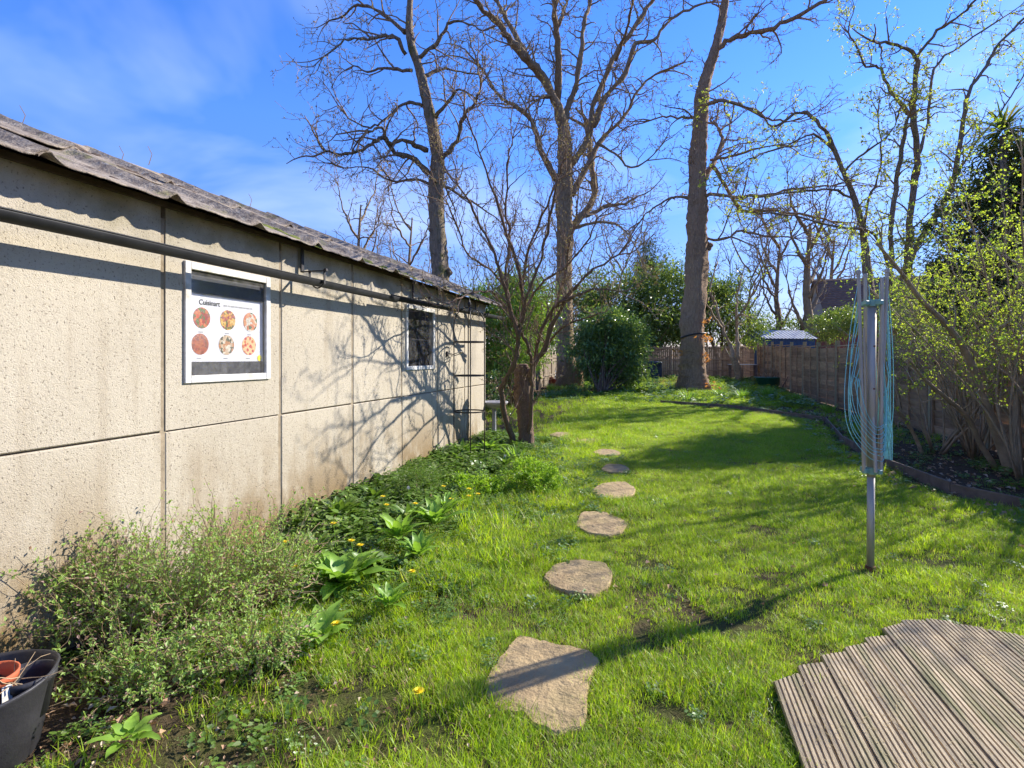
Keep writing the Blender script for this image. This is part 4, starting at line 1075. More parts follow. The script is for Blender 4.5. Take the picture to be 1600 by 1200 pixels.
def tree_px(name, label, D, trunk, limbs, o, seed, mats, depth=0.09, group=None, leaf=True, knobs=(), base_flare=None):
    r = np.random.default_rng(seed)
    mb = MB(); tp = []; tr = []
    for (x, y, w) in trunk:
        tp.append(P(x, y, D)); tr.append(w / 2 * D / FPX)
    tp = np.array(tp); base = tp[0].copy()
    pr = smooth(np.column_stack([tp, tr]), 9); path, rad = pr[:, :3], np.abs(pr[:, 3])
    path[1:-1, :2] += (rad[1:-1, None] * .03) * r.normal(size=(len(path) - 2, 2))
    root = thing(name, (base[0], base[1], gz(base[0], base[1])), label, "tree", group)
    # trunk with uneven girth
    k = 20; V = []
    n = len(path); ph = r.uniform(0, 6.28, 4)
    for i in range(n):
        for j in range(k):
            a = j * 2 * PI / k
            w = 1 + .08 * math.sin(3 * a + ph[0] + path[i][2] * .7) + .06 * math.sin(5 * a + ph[1] - path[i][2] * 1.9) + .05 * math.sin(2 * a + path[i][2] * 3.1 + ph[3]) + .05 * r.normal()
            if base_flare and path[i][2] - base[2] < base_flare: w += (1 - (path[i][2] - base[2]) / base_flare) * .18 * (1 + math.sin(5 * a + ph[2]))
            V.append(path[i] + rad[i] * w * np.array([math.cos(a), math.sin(a), 0]))
    Q = [(i * k + j, i * k + (j + 1) % k, (i + 1) * k + (j + 1) % k, (i + 1) * k + j) for i in range(n - 1) for j in range(k)]
    mb.add(V, Q)
    for (kx, ky, ks) in knobs:
        c = P(kx, ky, D - .0); s = ks * D / FPX
        for _ in range(7):
            q = c + rdir(1, r)[0] * s * .55; mb.tube([q + (0, 0, -s * .45), q, q + (0, 0, s * .45)], [s * .2, s * .5, s * .15], 6)
    mb.build("trunk", mats[0], root, smooth=True)
    tw = MB(); lf = MB() if leaf else None
    spawn(path, rad, r, o["spt"], (o["Lt"][0], o["Lt"][1]), 0, tw, tw, lf, o, o.get("tstart", .45))
    for li, lb in enumerate(limbs):
        pts = []; dd = r.choice([-1, 1]) * depth * r.uniform(.3, 1.0) if depth > 0 else depth * r.uniform(.35, 1.0)
        nn = len(lb); bm = MB()
        for i, q in enumerate(lb):
            f = i / max(nn - 1, 1)
            Di = D * (1 + dd * f)
            w = q[2] if len(q) > 2 else None
            pts.append((*P(q[0], q[1], Di), (w or 0) / 2 * Di / FPX))
        pts = np.array(pts)
        w0, w1 = lb[0][2] / 2 * D / FPX, lb[-1][2] / 2 * D / FPX if len(lb[-1]) > 2 else lb[0][2] * .35 / 2 * D / FPX
        pts[:, 3] = np.linspace(w0, w1, nn)
        pr = smooth(pts, 4, 0); jit = r.normal(0, .0011 * D, (len(pr), 3)); jit[0] = 0; pr[:, :3] += jit
        lp, lr = pr[:, :3], np.abs(pr[:, 3]) * (1 + .12 * r.normal(size=len(pr)))
        bm.tube(lp, lr, 8, 0)
        bm.build("limb", mats[0], root, smooth=True)
        spawn(lp, lr, r, o["spl"], o["Ll"], 0, tw, tw, lf, o, .12)
        # ending spray
        for _ in range(3): shoot(lp[-1], lp[-1] - lp[-3] + rdir(1, r)[0] * .15, o["Ll"][1] * .8, lr[-1], 0, r, tw, tw, lf, o)
    tw.build("twigs", mats[1], root, kind="stuff")
    if leaf and lf.n: lf.build("buds", mats[2], root, kind="stuff")
    return root

O_big = dict(max=2, wob=.23, grav=[.02, -.06, -.03], rmin=.006, r=[.040, .014, .008], sp=[.42, .30], L=[(.5, 1.2), (.25, .6)], spt=.8, Lt=(1.0, 2.6), spl=.75, Ll=(.9, 2.4), bud=(.05, .11), nb=3, up=.2)
T1_limbs = [
    [(671, 273, 9), (643, 246), (618, 238), (600, 215), (585, 222), (566, 235), (533, 240), (508, 235, 3)],
    [(669, 235, 9), (650, 228), (636, 220), (607, 222), (596, 200), (575, 205, 3)],
    [(660, 165, 6), (640, 160), (618, 172), (596, 191), (575, 200), (545, 185, 2)],
    [(644, 110, 6), (614, 108), (596, 106), (575, 112), (552, 101, 2)],
    [(634, 85, 7), (618, 58), (596, 57), (574, 62), (552, 60), (533, 66), (505, 90, 2)],
    [(633, 50, 7), (607, 30), (588, 15), (559, 8), (533, 26), (515, 33, 2)],
    [(656, 90, 7), (676, 73), (695, 48), (704, 35), (731, 37), (753, 48, 2)],
    [(690, 250, 8), (713, 220), (724, 183), (742, 161), (750, 139, 3)],
    [(680, 185, 6), (702, 158), (717, 139), (740, 150, 2)],
    [(676, 290, 5), (650, 280), (610, 283), (575, 262), (540, 262, 2)],
    [(684, 285, 5), (710, 300), (745, 320), (780, 345, 2)],
    [(661, 120, 5), (690, 108), (720, 112), (760, 120, 2)]]
tree_px("bare_tree", "bare tree with a straight trunk rising from behind the far end of the shed roof", 15.0,
        [(690, 642, 36), (689, 600, 30), (688, 440, 27), (684, 380, 25), (681, 300, 23), (683, 245, 20), (672, 180, 17), (656, 110, 14), (641, 60, 12), (641, 0, 9), (648, -70, 6)],
        T1_limbs, dict(O_big, Ll=(.6, 1.5), Lt=(.5, 1.4), spl=.30, spt=.4, r=[.028, .010, .006], rmin=.0045, bud=(.04, .075), sp=[.30, .22]), 1, (MAT["bark_moss"], MAT["twig"], MAT["bud"]), knobs=[(676, 362, 9), (700, 425, 8)])
T2_limbs = [
    [(880, 200, 16), (867, 157), (846, 119), (825, 95), (801, 66), (780, 38), (750, 10), (735, -15, 6)],
    [(846, 122, 9), (832, 105), (811, 66), (790, 28), (780, 7), (770, -25, 6)],
    [(869, 160, 12), (873, 105), (869, 52), (867, 0), (868, -40, 6)],
    [(872, 40, 6), (880, 20), (887, 0), (893, -25, 4)],
    [(884, 200, 11), (888, 164), (902, 129), (909, 70), (913, 35), (922, 0), (926, -56, 4)],
    [(892, 258, 11), (916, 224), (923, 196), (927, 168), (941, 133), (962, 84), (990, 45), (1018, 3), (1032, -25, 6)],
    [(928, 198, 9), (948, 150), (976, 115), (993, 70), (1021, 63), (1042, 35), (1077, 14), (1112, 3, 3)],
    [(893, 305, 10), (920, 255), (941, 217), (976, 182), (997, 140), (1025, 115, 3)],
    [(889, 360, 12), (920, 325), (930, 297), (923, 255), (922, 217, 8)],
    [(915, 338, 6), (948, 322), (976, 318), (990, 312, 3)],
    [(897, 357, 5), (934, 346), (969, 353), (993, 385, 2)],
    [(876, 285, 11), (862, 268), (843, 231), (831, 189), (801, 164), (780, 150), (755, 108, 3)],
    [(874, 150, 5), (850, 150), (825, 170), (835, 200, 2)],
    [(935, 225, 5), (960, 240), (985, 262), (1010, 250, 2)],
    [(962, 95, 5), (975, 60), (985, 25), (990, -10, 3)]]
tree_px("bare_tree", "large bare tree in the middle distance forking into many limbs behind the round laurel bush", 23.6,
        [(888, 611, 46), (887, 590, 33), (884, 540, 27), (882, 480, 25), (881, 420, 24), (882, 360, 25), (881, 310, 25), (884, 250, 23), (881, 196, 17)],
        T2_limbs, dict(O_big, spl=.42, sp=[.30, .22]), 2, (MAT["bark"], MAT["twig"], MAT["bud"]), depth=.11, base_flare=.8)
T3_limbs = [
    [(1117, 82, 8), (1140, 62), (1165, 55), (1200, 45), (1240, 30), (1290, 0), (1310, -20, 4)],
    [(1095, 328, 7), (1109, 304), (1147, 308), (1200, 304), (1250, 294), (1300, 290, 2)],
    [(1097, 285, 9), (1116, 252), (1128, 217), (1116, 192, 4)],
    [(1112, 258, 6), (1133, 290), (1161, 329), (1200, 329), (1250, 335), (1300, 345, 3)],
    [(1103, 164, 6), (1130, 157), (1165, 168), (1200, 185), (1235, 190, 2)],
    [(1092, 185, 5), (1065, 184), (1042, 182), (1015, 188, 2)],
    [(1080, 310, 5), (1060, 308), (1046, 311), (1020, 325), (1000, 345, 2)],
    [(1110, 250, 5), (1140, 245), (1175, 235), (1215, 225, 2)],
    [(1092, 370, 5), (1125, 375), (1160, 362), (1200, 370), (1240, 372, 2)]]
tree_px("bare_tree", "tall bare tree with the thickest trunk, strapped, right of the laurel bush", 21.9,
        [(1083, 617, 56), (1083, 600, 44), (1083, 575, 38), (1083, 540, 36), (1085, 480, 35), (1088, 420, 33), (1089, 380, 32), (1088, 330, 29), (1089, 290, 27), (1091, 240, 25), (1095, 190, 22), (1099, 140, 20), (1107, 112, 17), (1117, 78, 15), (1126, 40, 13), (1133, 0, 11), (1142, -55, 8)],
        T3_limbs, dict(O_big, spl=.45, spt=.5, Lt=(.7, 2.0), sp=[.3, .22]), 3, (MAT["bark_pink"], MAT["twig"], MAT["bud"]), base_flare=.9, knobs=[(1107, 385, 8), (1102, 500, 8)])
T4_trunk = [(824, 702, 26), (822, 670, 23), (820, 640, 24), (817, 612, 24), (816, 590, 23), (816, 572, 21), (818, 568, 8)]
T4_limbs = [
    [(806, 700, 10.1), (797, 675), (788, 645), (783, 610), (792, 592), (803, 570), (809, 540), (808, 515), (794, 471), (784, 440), (772, 395), (745, 340), (722, 300, 2.3)],
    [(826, 690, 6.2), (829, 655), (831, 600), (830, 562), (824, 538), (812, 515), (816, 496), (825, 459), (840, 420), (852, 375), (862, 330), (874, 280, 2.3)],
    [(828, 600, 9.4), (834, 571), (850, 546), (866, 502), (887, 465), (905, 443), (928, 420), (965, 398, 2.3)],
    [(832, 580, 6.2), (838, 543), (856, 493), (875, 474), (900, 462), (931, 452), (970, 455, 1.6)],
    [(812, 510, 6.2), (818, 470), (810, 420), (786, 348), (760, 268), (739, 209), (725, 165, 1.6)],
    [(795, 470, 5.5), (790, 433), (797, 367), (790, 330), (794, 257), (801, 215, 1.6)],
    [(816, 455, 4.7), (822, 400), (841, 352), (867, 293), (880, 250, 1.6)],
    [(808, 505, 3.9), (790, 480), (765, 455), (735, 460), (705, 470, 1.6)],
    [(786, 445, 3.9), (765, 420), (735, 400), (715, 360), (700, 320, 1.6)],
    [(860, 500, 3.9), (880, 440), (890, 385), (900, 330), (905, 290, 1.6)],
    [(845, 555, 3.9), (870, 520), (905, 500), (940, 490, 1.6)],
    [(820, 480, 3.9), (850, 440), (880, 420), (915, 380), (935, 340, 1.6)]]
O_near = dict(max=2, wob=.17, grav=[.08, .04, .02], rmin=.0018, r=[.011, .0045, .0028], sp=[.12, .10], L=[(.25, .6), (.10, .3)], spt=9, Lt=(.5, .8), spl=.17, Ll=(.25, .75), bud=(.016, .032), nb=4, up=.6)
tree_px("multi_stem_tree", "small multi-stemmed bare tree with a knobbly old stump, at the end of the shed", 8.45,
        T4_trunk, T4_limbs, O_near, 4, (MAT["bark_red"], MAT["twig_red"], MAT["bud"]), depth=-.32, knobs=[(808, 606, 8), (823, 620, 8), (811, 634, 9), (822, 590, 8), (828, 646, 8), (814, 655, 7), (816, 578, 8), (826, 604, 7)])
T6_trunk = [(1372, 640, 25.2), (1370, 580, 22.2), (1366, 520, 19.2), (1360, 460, 14.8), (1357, 436, 13.3), (1349, 366, 9.6), (1335, 311, 8.1), (1318, 270, 7.4), (1305, 238, 6.7), (1291, 205, 5.9)]
T6_limbs = [
    [(1291, 205, 5.2), (1261, 176), (1239, 180), (1206, 198), (1181, 172), (1122, 157, 2.2)],
    [(1371, 560, 13.3), (1400, 480), (1415, 430), (1419, 400), (1422, 330), (1433, 257), (1426, 176), (1430, 128), (1431, 88), (1400, 70), (1375, 66, 3.7)],
    [(1431, 90, 4.4), (1466, 48), (1503, 22), (1535, -10, 3.0)],
    [(1427, 185, 5.2), (1412, 172), (1386, 132), (1373, 103), (1353, 104), (1338, 73), (1327, 51, 2.2)],
    [(1371, 540, 8.9), (1385, 470), (1390, 421), (1393, 348), (1402, 280), (1411, 220), (1419, 183, 4.4)],
    [(1390, 500, 10.4), (1422, 405), (1452, 352), (1485, 293), (1503, 205), (1514, 147), (1540, 103), (1562, 66), (1605, 25, 3.0)],
    [(1436, 240, 5.2), (1448, 194), (1459, 110), (1503, 70), (1576, 22, 2.2)],
    [(1395, 430, 4.4), (1364, 366), (1305, 355), (1257, 341), (1203, 333, 2.2)],
    [(1335, 311, 4.4), (1300, 296), (1250, 300), (1200, 306), (1160, 308, 1.5)],
    [(1303, 235, 4.4), (1270, 210), (1230, 228), (1190, 240), (1150, 262, 1.5)],
    [(1349, 366, 4.4), (1355, 320), (1372, 280), (1378, 230), (1370, 180, 1.5)],
    [(1318, 270, 3.7), (1350, 240), (1385, 215), (1400, 190, 1.5)],
    [(1460, 340, 5.2), (1500, 320), (1540, 280), (1580, 240), (1620, 210, 2.2)],
    [(1485, 293, 4.4), (1520, 230), (1560, 180), (1600, 120, 2.2)]]
tree_px("budding_tree", "tall multi-limbed tree just coming into leaf behind the right-hand fence", 19.5,
        T6_trunk, T6_limbs, dict(O_big, Ll=(.5, 1.4), Lt=(.5, 1.3), spl=.40, spt=.6, r=[.034, .013, .007], rmin=.0045, bud=(.05, .10), nb=3, cl=2, bw=.6, sp=[.28, .2]), 6, (MAT["bark_moss"], MAT["twig"], MAT["bud_green"]), depth=.10)
# small pale twin-stemmed tree by the back fence
tree_px("small_bare_tree", "slim pale bare tree forking low, in front of the back fence", 27.0,
        [(1155, 603, 12), (1154, 585, 11), (1150, 570, 11), (1148, 562, 10)],
        [[(1148, 565, 7), (1140, 540), (1128, 510), (1120, 480), (1110, 450), (1118, 420, 2)], [(1152, 562, 7), (1153, 530), (1150, 500), (1152, 465), (1160, 430, 2)], [(1128, 512, 4), (1115, 492), (1105, 475), (1103, 450, 2)], [(1150, 500, 4), (1165, 480), (1180, 450, 2)]],
        dict(O_big, Ll=(.4, 1.2), spl=.45, bud=(.06, .12), nb=3), 7, (MAT["twig_tan"], MAT["twig_tan"], MAT["leaf_lime"]))
# far bare trees
for i, (lb, px, base, w, D, hgt) in enumerate([("distant bare tree right behind the blue shed roof", 1262, 560, 14, 38, 330), ("distant bare tree left of the blue shed", 1215, 560, 9, 44, 360),
                                          ("thin distant bare tree over the back fence corner", 1170, 556, 6, 42, 420), ("distant bare tree between the blue shed and the rotary airer", 1300, 560, 8, 44, 350), ("faint distant bare tree left of the conifer tip", 975, 556, 6, 46, 400),
                                          ("distant bare tree seen over the middle of the shed roof", 560, 560, 8, 34, 300), ("distant bare tree seen just left of the trunk behind the shed", 640, 560, 7, 38, 320)]):
    rr_ = random.Random(i); lim = []
    top = hgt
    for k in range(7):
        y0 = base - 40 - k * (base - top) / 9.0; sx = rr_.choice([-1, 1]) * (1 if k % 2 else -1)
        lim.append([(px + (k - 3) * .8, y0, w * .5), (px + sx * 14, y0 - 24), (px + sx * 26, y0 - 52), (px + sx * 32, y0 - 85, 1.2)])
    tree_px("distant_tree", lb, D, [(px, base, w), (px + 2, base - 60, w * .9), (px - 2, (base + top) / 2, w * .7), (px + 4, top + 20, w * .3)], lim,
            dict(O_big, Ll=(1.2, 3.0), spl=1.3, spt=1.2, Lt=(1.5, 3.2), r=[.06, .03, .018], rmin=.012, bud=(.08, .16), nb=2, sp=[.8, .6], L=[(.8, 1.8), (.5, 1.0)]), 30 + i, (MAT["bark"], MAT["twig"], MAT["bud"]), group="distant bare trees beyond the garden")

# ------------------------------------------------------------------ leafy masses
def crown(name, label, cat, blobs, nleaf, L, W, mat, seed, base, trunk=None, clump=.16, group=None, shell=.55, per=45, tmat=None, droop=.25, stems=True):
    r = np.random.default_rng(seed); base = np.asarray(base, dtype=float)
    root = thing(name, base, label, cat, group)
    vol = np.array([b[3] * b[4] * b[5] for b in blobs]) ** .72; vol = vol / vol.sum()
    nc = max(4, nleaf // per)
    mb = MB(); cs = []
    for bi, b in enumerate(blobs):
        k = max(3, int(nc * vol[bi])); d = rdir(k, r); q = shell + (1.06 - shell) * r.random(k) ** .7
        q = q * (1 + .16 * np.sin(d[:, 0] * 5 + d[:, 2] * 4 + bi))
        c = np.array(b[:3]) + d * q[:, None] * np.array(b[3:6]); cs.append(np.column_stack([c, d]))
    cs = np.vstack(cs); nc = len(cs); per_ = max(6, nleaf // nc)
    for c in cs:
        s = clump * r.uniform(.6, 1.5) * np.mean([b[3] for b in blobs]) ** .3
        k = int(per_ * r.uniform(.6, 1.5)); off = r.normal(0, s, (k, 3)); off[:, 2] *= .7
        C = c[:3] + off; C[:, 2] = np.maximum(C[:, 2], base[2] + .03)
        dd = c[3:] * .8 + rdir(k, r) * .9; dd[:, 2] -= droop * r.random(k)
        up = rdir(k, r) * .5 + np.array([0, 0, 1]); l = L * r.uniform(.6, 1.25, k)
        mb.leaves(C, dd, up, l, W / L * l, .2, .15)
    mb.build("foliage", mat, root, kind="stuff")
    if stems:
        st = MB()
        for b in blobs:
            for _ in range(5):
                e = np.array(b[:3]) + rdir(1, r)[0] * np.array(b[3:6]) * .75; bb = base + np.array([r.normal(0, .08), r.normal(0, .08), 0])
                m1 = (bb + e) / 2 + r.normal(0, .12, 3); w = 0.02 * max(b[3:6])
                st.tube(smooth([bb, m1, e], 4), np.linspace(w * 1.6, w * .4, 9), 5)
        st.build("stems", tmat or MAT["bark"], root, smooth=True)
    return root
# round laurel bush
D = 21.6; s_ = D / FPX
def B(px, py, wpx, hpx, D, dep=None):
    c = P(px, py, D); return (c[0], c[1], c[2], wpx / 2 * D / FPX, (dep or wpx / 2 * D / FPX), hpx / 2 * D / FPX)
lb = G(941, 616)
crown("laurel_bush", "rounded glossy dark laurel bush standing on the lawn between the two big trunks", "bush", [B(950, 540, 108, 92, D), B(932, 540, 74, 80, D), B(975, 545, 66, 80, D), B(945, 508, 80, 50, D), B(948, 583, 84, 46, D), B(985, 570, 50, 56, D), B(965, 512, 56, 48, D)],
      24000, .15, .055, MAT["laurel"], 50, lb, clump=.20, shell=.40, tmat=MAT['edging'])
crown("evergreen_hedge", "low green hedge seen over the side fence around the blue shed", "hedge", [B(1195, 528, 60, 50, 44), B(1245, 522, 70, 46, 45), B(1300, 520, 70, 60, 44), B(1180, 505, 40, 50, 46), B(1350, 515, 80, 70, 43)],
      9000, .26, .11, MAT["hedge"], 59, P(1250, 572, 44) * [1, 1, 0] + [0, 0, .3], clump=.4, shell=.3, stems=False)
# bright bay behind the shed end
crown("bay_tree", "bright green leafy evergreen behind the shed end and the forked tree", "bush", [B(790, 520, 110, 120, 15.5), B(822, 510, 80, 140, 16.5), B(765, 490, 80, 100, 15), B(815, 465, 90, 80, 16), B(845, 475, 24, 80, 17.5), B(790, 565, 80, 60, 15)],
      26000, .12, .042, MAT["bay"], 51, P(800, 630, 15.8) * [1, 1, 0], clump=.2, shell=.4)
crown("evergreen_hedge", "broad dark evergreen mass over the back fence behind the laurel bush", "hedge", [B(900, 500, 110, 110, 33), B(965, 480, 110, 110, 34), B(1030, 475, 110, 120, 33.5), B(1060, 500, 90, 90, 33), B(1000, 510, 150, 70, 32.5), B(930, 460, 70, 50, 34), B(1045, 440, 60, 50, 34)],
      26000, .24, .10, MAT["hedge"], 52, P(980, 570, 33.2) * [1, 1, 0] + [0, 0, .3], clump=.36, shell=.45)
crown("evergreen_hedge", "lighter evergreen hedge over the back fence, right of the thick trunk", "hedge", [B(1120, 490, 80, 110, 33), B(1135, 470, 60, 80, 33.5), B(1165, 515, 50, 60, 33), B(1100, 460, 50, 60, 34)],
      9000, .22, .09, MAT["hedge"], 53, P(1130, 570, 33.2) * [1, 1, 0] + [0, 0, .3], clump=.34, shell=.45)
crown("lone_conifer", "dark conifer tip rising above the hedge between the two big trunks", "tree", [B(1015, 425, 60, 50, 42), B(1016, 400, 44, 45, 42), B(1014, 383, 24, 28, 42), B(1018, 450, 70, 60, 42)],
      5200, .26, .06, MAT["conifer"], 54, P(1015, 572, 42) * [1, 1, 0] + [0, 0, .3], clump=.3, shell=.2)
crown("evergreen_shrub", "grey-green evergreen shrub overhanging the fence left of the rotary airer", "bush", [B(1310, 505, 60, 50, 22), B(1290, 515, 40, 36, 23), B(1335, 500, 40, 50, 21)],
      5000, .11, .05, MAT["hedge"], 55, P(1312, 590, 22) * [1, 1, 0], clump=.18, shell=.4)
# dark conifer / ivy mass at right, beyond the fence: its shade lies over the middle of the lawn
crown("dark_evergreen", "tall dark evergreen mass behind the leafing shrubs at the far right", "tree", [B(1545, 370, 150, 200, 12.6, 1.2), B(1600, 330, 130, 220, 12.4, 1.2), B(1660, 360, 130, 260, 12.6, 1.3), B(1580, 450, 200, 160, 12.2, 1.1), B(1500, 450, 90, 140, 13.0, .9), B(1600, 250, 110, 90, 12.4, 1.0)],
      42000, .13, .042, MAT["conifer"], 56, P(1580, 640, 12.4) * [1, 1, 0], clump=.16, shell=.35)
crown("dark_evergreen", "low dark evergreen behind the fence, right of the rotary airer pole", "tree", [B(1450, 500, 110, 100, 15.0, 1.0), B(1500, 520, 100, 90, 14.0, .9)],
      8000, .09, .035, MAT["hedge"], 57, P(1470, 640, 14.6) * [1, 1, 0], clump=.16, shell=.35)
# ivy on the left fence beyond the shed
crown("ivy_clump", "ivy growing over the low pale fence just beyond the shed corner", "ivy", [B(775, 605, 26, 60, 13.5, .3), B(772, 640, 30, 30, 13, .3)], 1500, .07, .05, MAT["laurel"], 58, G(775, 655), clump=.12, stems=False)

# cordyline palm top
def cordyline():
    c = P(1567, 205, 12.0); base = np.array([c[0], c[1], 0]); root = thing("cordyline", base, "spiky cordyline crown poking above the evergreen at the top right", "palm")
    r = np.random.default_rng(5); mb = MB(); mb.tube([base, base + (0.05, 0, 2), base + (0, 0, c[2] - .1)], [.09, .07, .06], 8); mb.build("trunk", MAT["bark"], root, smooth=True)
    mb = MB()
    for i in range(120):
        d = rdir(1, r)[0]; d[2] = abs(d[2]) * 1.1 - .25; L = r.uniform(.45, .8)
        mb.bigleaf(c + d * .04, d, (0, 0, 1), L, .035, bend=.25, cup=.3, seg=4)
    mb.build("fronds", MAT["palm"], root, kind="stuff")
cordyline()

# leafing shrubs along the right-hand bed
def leafing_shrub(label, bx, by, nst, H, spread, seed, lean, traced=(), leafn=1.0, D=None, smul=1.0):
    r = np.random.default_rng(seed); base = np.array([bx, by, gz(bx, by)])
    root = thing("leafing_shrub", base, label, "shrub", "leafing shrubs in the right-hand bed")
    tw = MB(); lf = MB()
    o = dict(max=2, wob=.22, grav=[.04, .02, .0], rmin=.0014, r=[.009, .004, .0025], sp=[.16, .12], L=[(.2, .5), (.1, .3)], bud=(.020, .042), nb=3, cl=2, bw=.55, up=.3)
    for tr in traced:
        pts = np.array([(*P(x, y, dd), w / 2 * dd / FPX) for x, y, dd, w in tr]); pr = smooth(pts, 4)
        bm = MB(); bm.tube(pr[:, :3], np.abs(pr[:, 3]), 8); bm.build("stem", MAT["twig_tan"], root, smooth=True)
        spawn(pr[:, :3], np.abs(pr[:, 3]), r, .16, (.3, .9), 0, tw, tw, lf, o, .3)
    for i in range(nst):
        a = r.uniform(0, 2 * PI); d = np.array([math.cos(a) * spread + lean[0], math.sin(a) * spread + lean[1], 1.0]); L = H * r.uniform(.6, 1.1)
        st = base + np.array([math.cos(a) * .12, math.sin(a) * .12, 0]) * r.random()
        pa = path_from(st, d, L, 9, .11, -.02, r); rd = np.linspace(r.uniform(.009, .02) * smul, .003, 10)
        bm = MB(); bm.tube(pa, rd, 6); bm.build("stem", MAT["twig_tan"], root, smooth=True)
        spawn(pa, rd, r, .25 / leafn, (.25, .8), 0, tw, tw, lf, o, .42)
    tw.build("twigs", MAT["twig_tan"], root, kind="stuff")
    lf.build("leaves", MAT["leaf_lime"], root, kind="stuff")
g1 = G(1585, 748); g2 = G(1530, 722); g3 = G(1440, 708); g4 = G(1640, 780)
leafing_shrub("tall leafing shrub with the thickest tan stems, nearest at the far right", g1[0] + .1, g1[1], 11, 3.4, .38, 60, (.15, .1),
              traced=[[(1581, 745, 6.6, 15), (1554, 667, 6.6, 14), (1531, 610, 6.5, 12), (1516, 564, 6.4, 11), (1485, 514, 6.3, 9), (1439, 468, 6.2, 8), (1408, 426, 6.1, 6), (1370, 380, 6.0, 4)],
                      [(1594, 745, 6.6, 11), (1588, 648, 6.7, 10), (1596, 600, 6.8, 8), (1610, 500, 6.9, 6), (1590, 400, 6.8, 4)]])
leafing_shrub("leafing shrub with slanting thin stems in the middle of the right-hand bed", g2[0] + .1, g2[1] + .3, 11, 3.2, .42, 61, (.1, .1),
              traced=[[(1558, 735, 6.9, 9), (1530, 690, 6.9, 8), (1508, 648, 6.8, 7), (1447, 595, 6.6, 5), (1420, 560, 6.5, 3)]])
leafing_shrub("leafing shrub directly behind the rotary airer with few low leaves", g3[0] + .2, g3[1], 9, 2.8, .42, 62, (.1, .0),
              traced=[[(1443, 713, 8.0, 6), (1424, 671, 8.0, 5), (1393, 625, 7.9, 4), (1380, 580, 7.9, 3)]], leafn=1.1)
leafing_shrub("leafing shrub farther along the bed against the fence, left of the airer lines", *P(1412, 690, 11.5)[:2], 9, 2.4, .4, 63, (-.1, -.05), leafn=.9)
leafing_shrub("dense leafing shrub behind the others at the right against the fence", 4.35, 9.3, 12, 4.2, .30, 64, (.0, -.05), leafn=1.1)
leafing_shrub("tallest leafing shrub, rising against the dark evergreen at the right edge", 4.7, 8.3, 14, 5.0, .26, 66, (.05, .0), leafn=1.2)
leafing_shrub("dense leafing shrub at the right edge in front of the dark evergreen", 4.5, 7.2, 12, 4.0, .32, 65, (.0, .05), leafn=1.1)

# ------------------------------------------------------------------ fences
def build_right_fence():
    FX = 4.85
    root = thing("side_fence", (FX, 12, 0), "weathered brown lapped panel fence running down the right side of the garden", "fence")
    mb = MB(); mb.box((0, 0, 0), (.014, 1.74, .155), bev=.003); slat = mb.mesh("slat", MAT["fence"])
    mb = MB(); mb.box((0, 0, 0), (.1, .1, 2.0), bev=.006); post = mb.mesh("post", MAT["fence_post"])
    mb = MB(); mb.box((0, 0, 0), (.035, .045, 1.72)); bat = mb.mesh("batten", MAT["fence"])
    mb = MB(); mb.box((0, 0, 0), (.06, 1.74, .03)); cap = mb.mesh("capping", MAT["fence"])
    y = 19.2 - 1.86 * 9; r = random.Random(2)
    while y < 31.2:
        z = gz(FX, y) if y < 31 else .3; tall = 0.0
        place("post", post, (FX, y, z + .90), root, rot=(r.uniform(-.01, .01), r.uniform(-.02, .02), 0))
        if y + 1.86 < 31.3:
            zz = (z + rise(y + 1.86)) / 2
            for k in range(12):
                place("slat", slat, (FX + (.006 if k % 2 else -.006), y + .93, zz + .10 + k * .138), root, rot=(r.uniform(-.006, .006), R_(-13) + r.uniform(-.03, .03), 0))
            for b in (.1, .93, 1.76): place("batten", bat, (FX - .032, y + b, zz + .88), root)
            place("capping", cap, (FX - .005, y + .93, zz + 1.76), root)
        y += 1.86
    # slanting prop and leaning post at the damaged bay
    q = G(1222, 611)
    pp = thing("leaning_post", q, "green-stained post leaning against the side fence with a thin dark brace", "post")
    mb = MB(); a = P(1242, 607, 21.0); b = P(1250, 541, 21.0); a[0] -= .15; b[0] -= .15; mb.tube([a, b], [.07, .07], 4); mb.build("post", MAT["fence_post"], pp)
    mb = MB(); a = P(1221, 607, 21.6); b = P(1245, 565, 21.2); mb.tube([a, b], [.02, .02], 5); mb.build("brace", MAT["edging"], pp)
    mb = MB(); a = P(1228, 546, 22); b = P(1264, 544, 20.2); mb.tube([a, b], [.09, .09], 6); mb.build("rail", MAT["cut_wood"], pp)
build_right_fence()
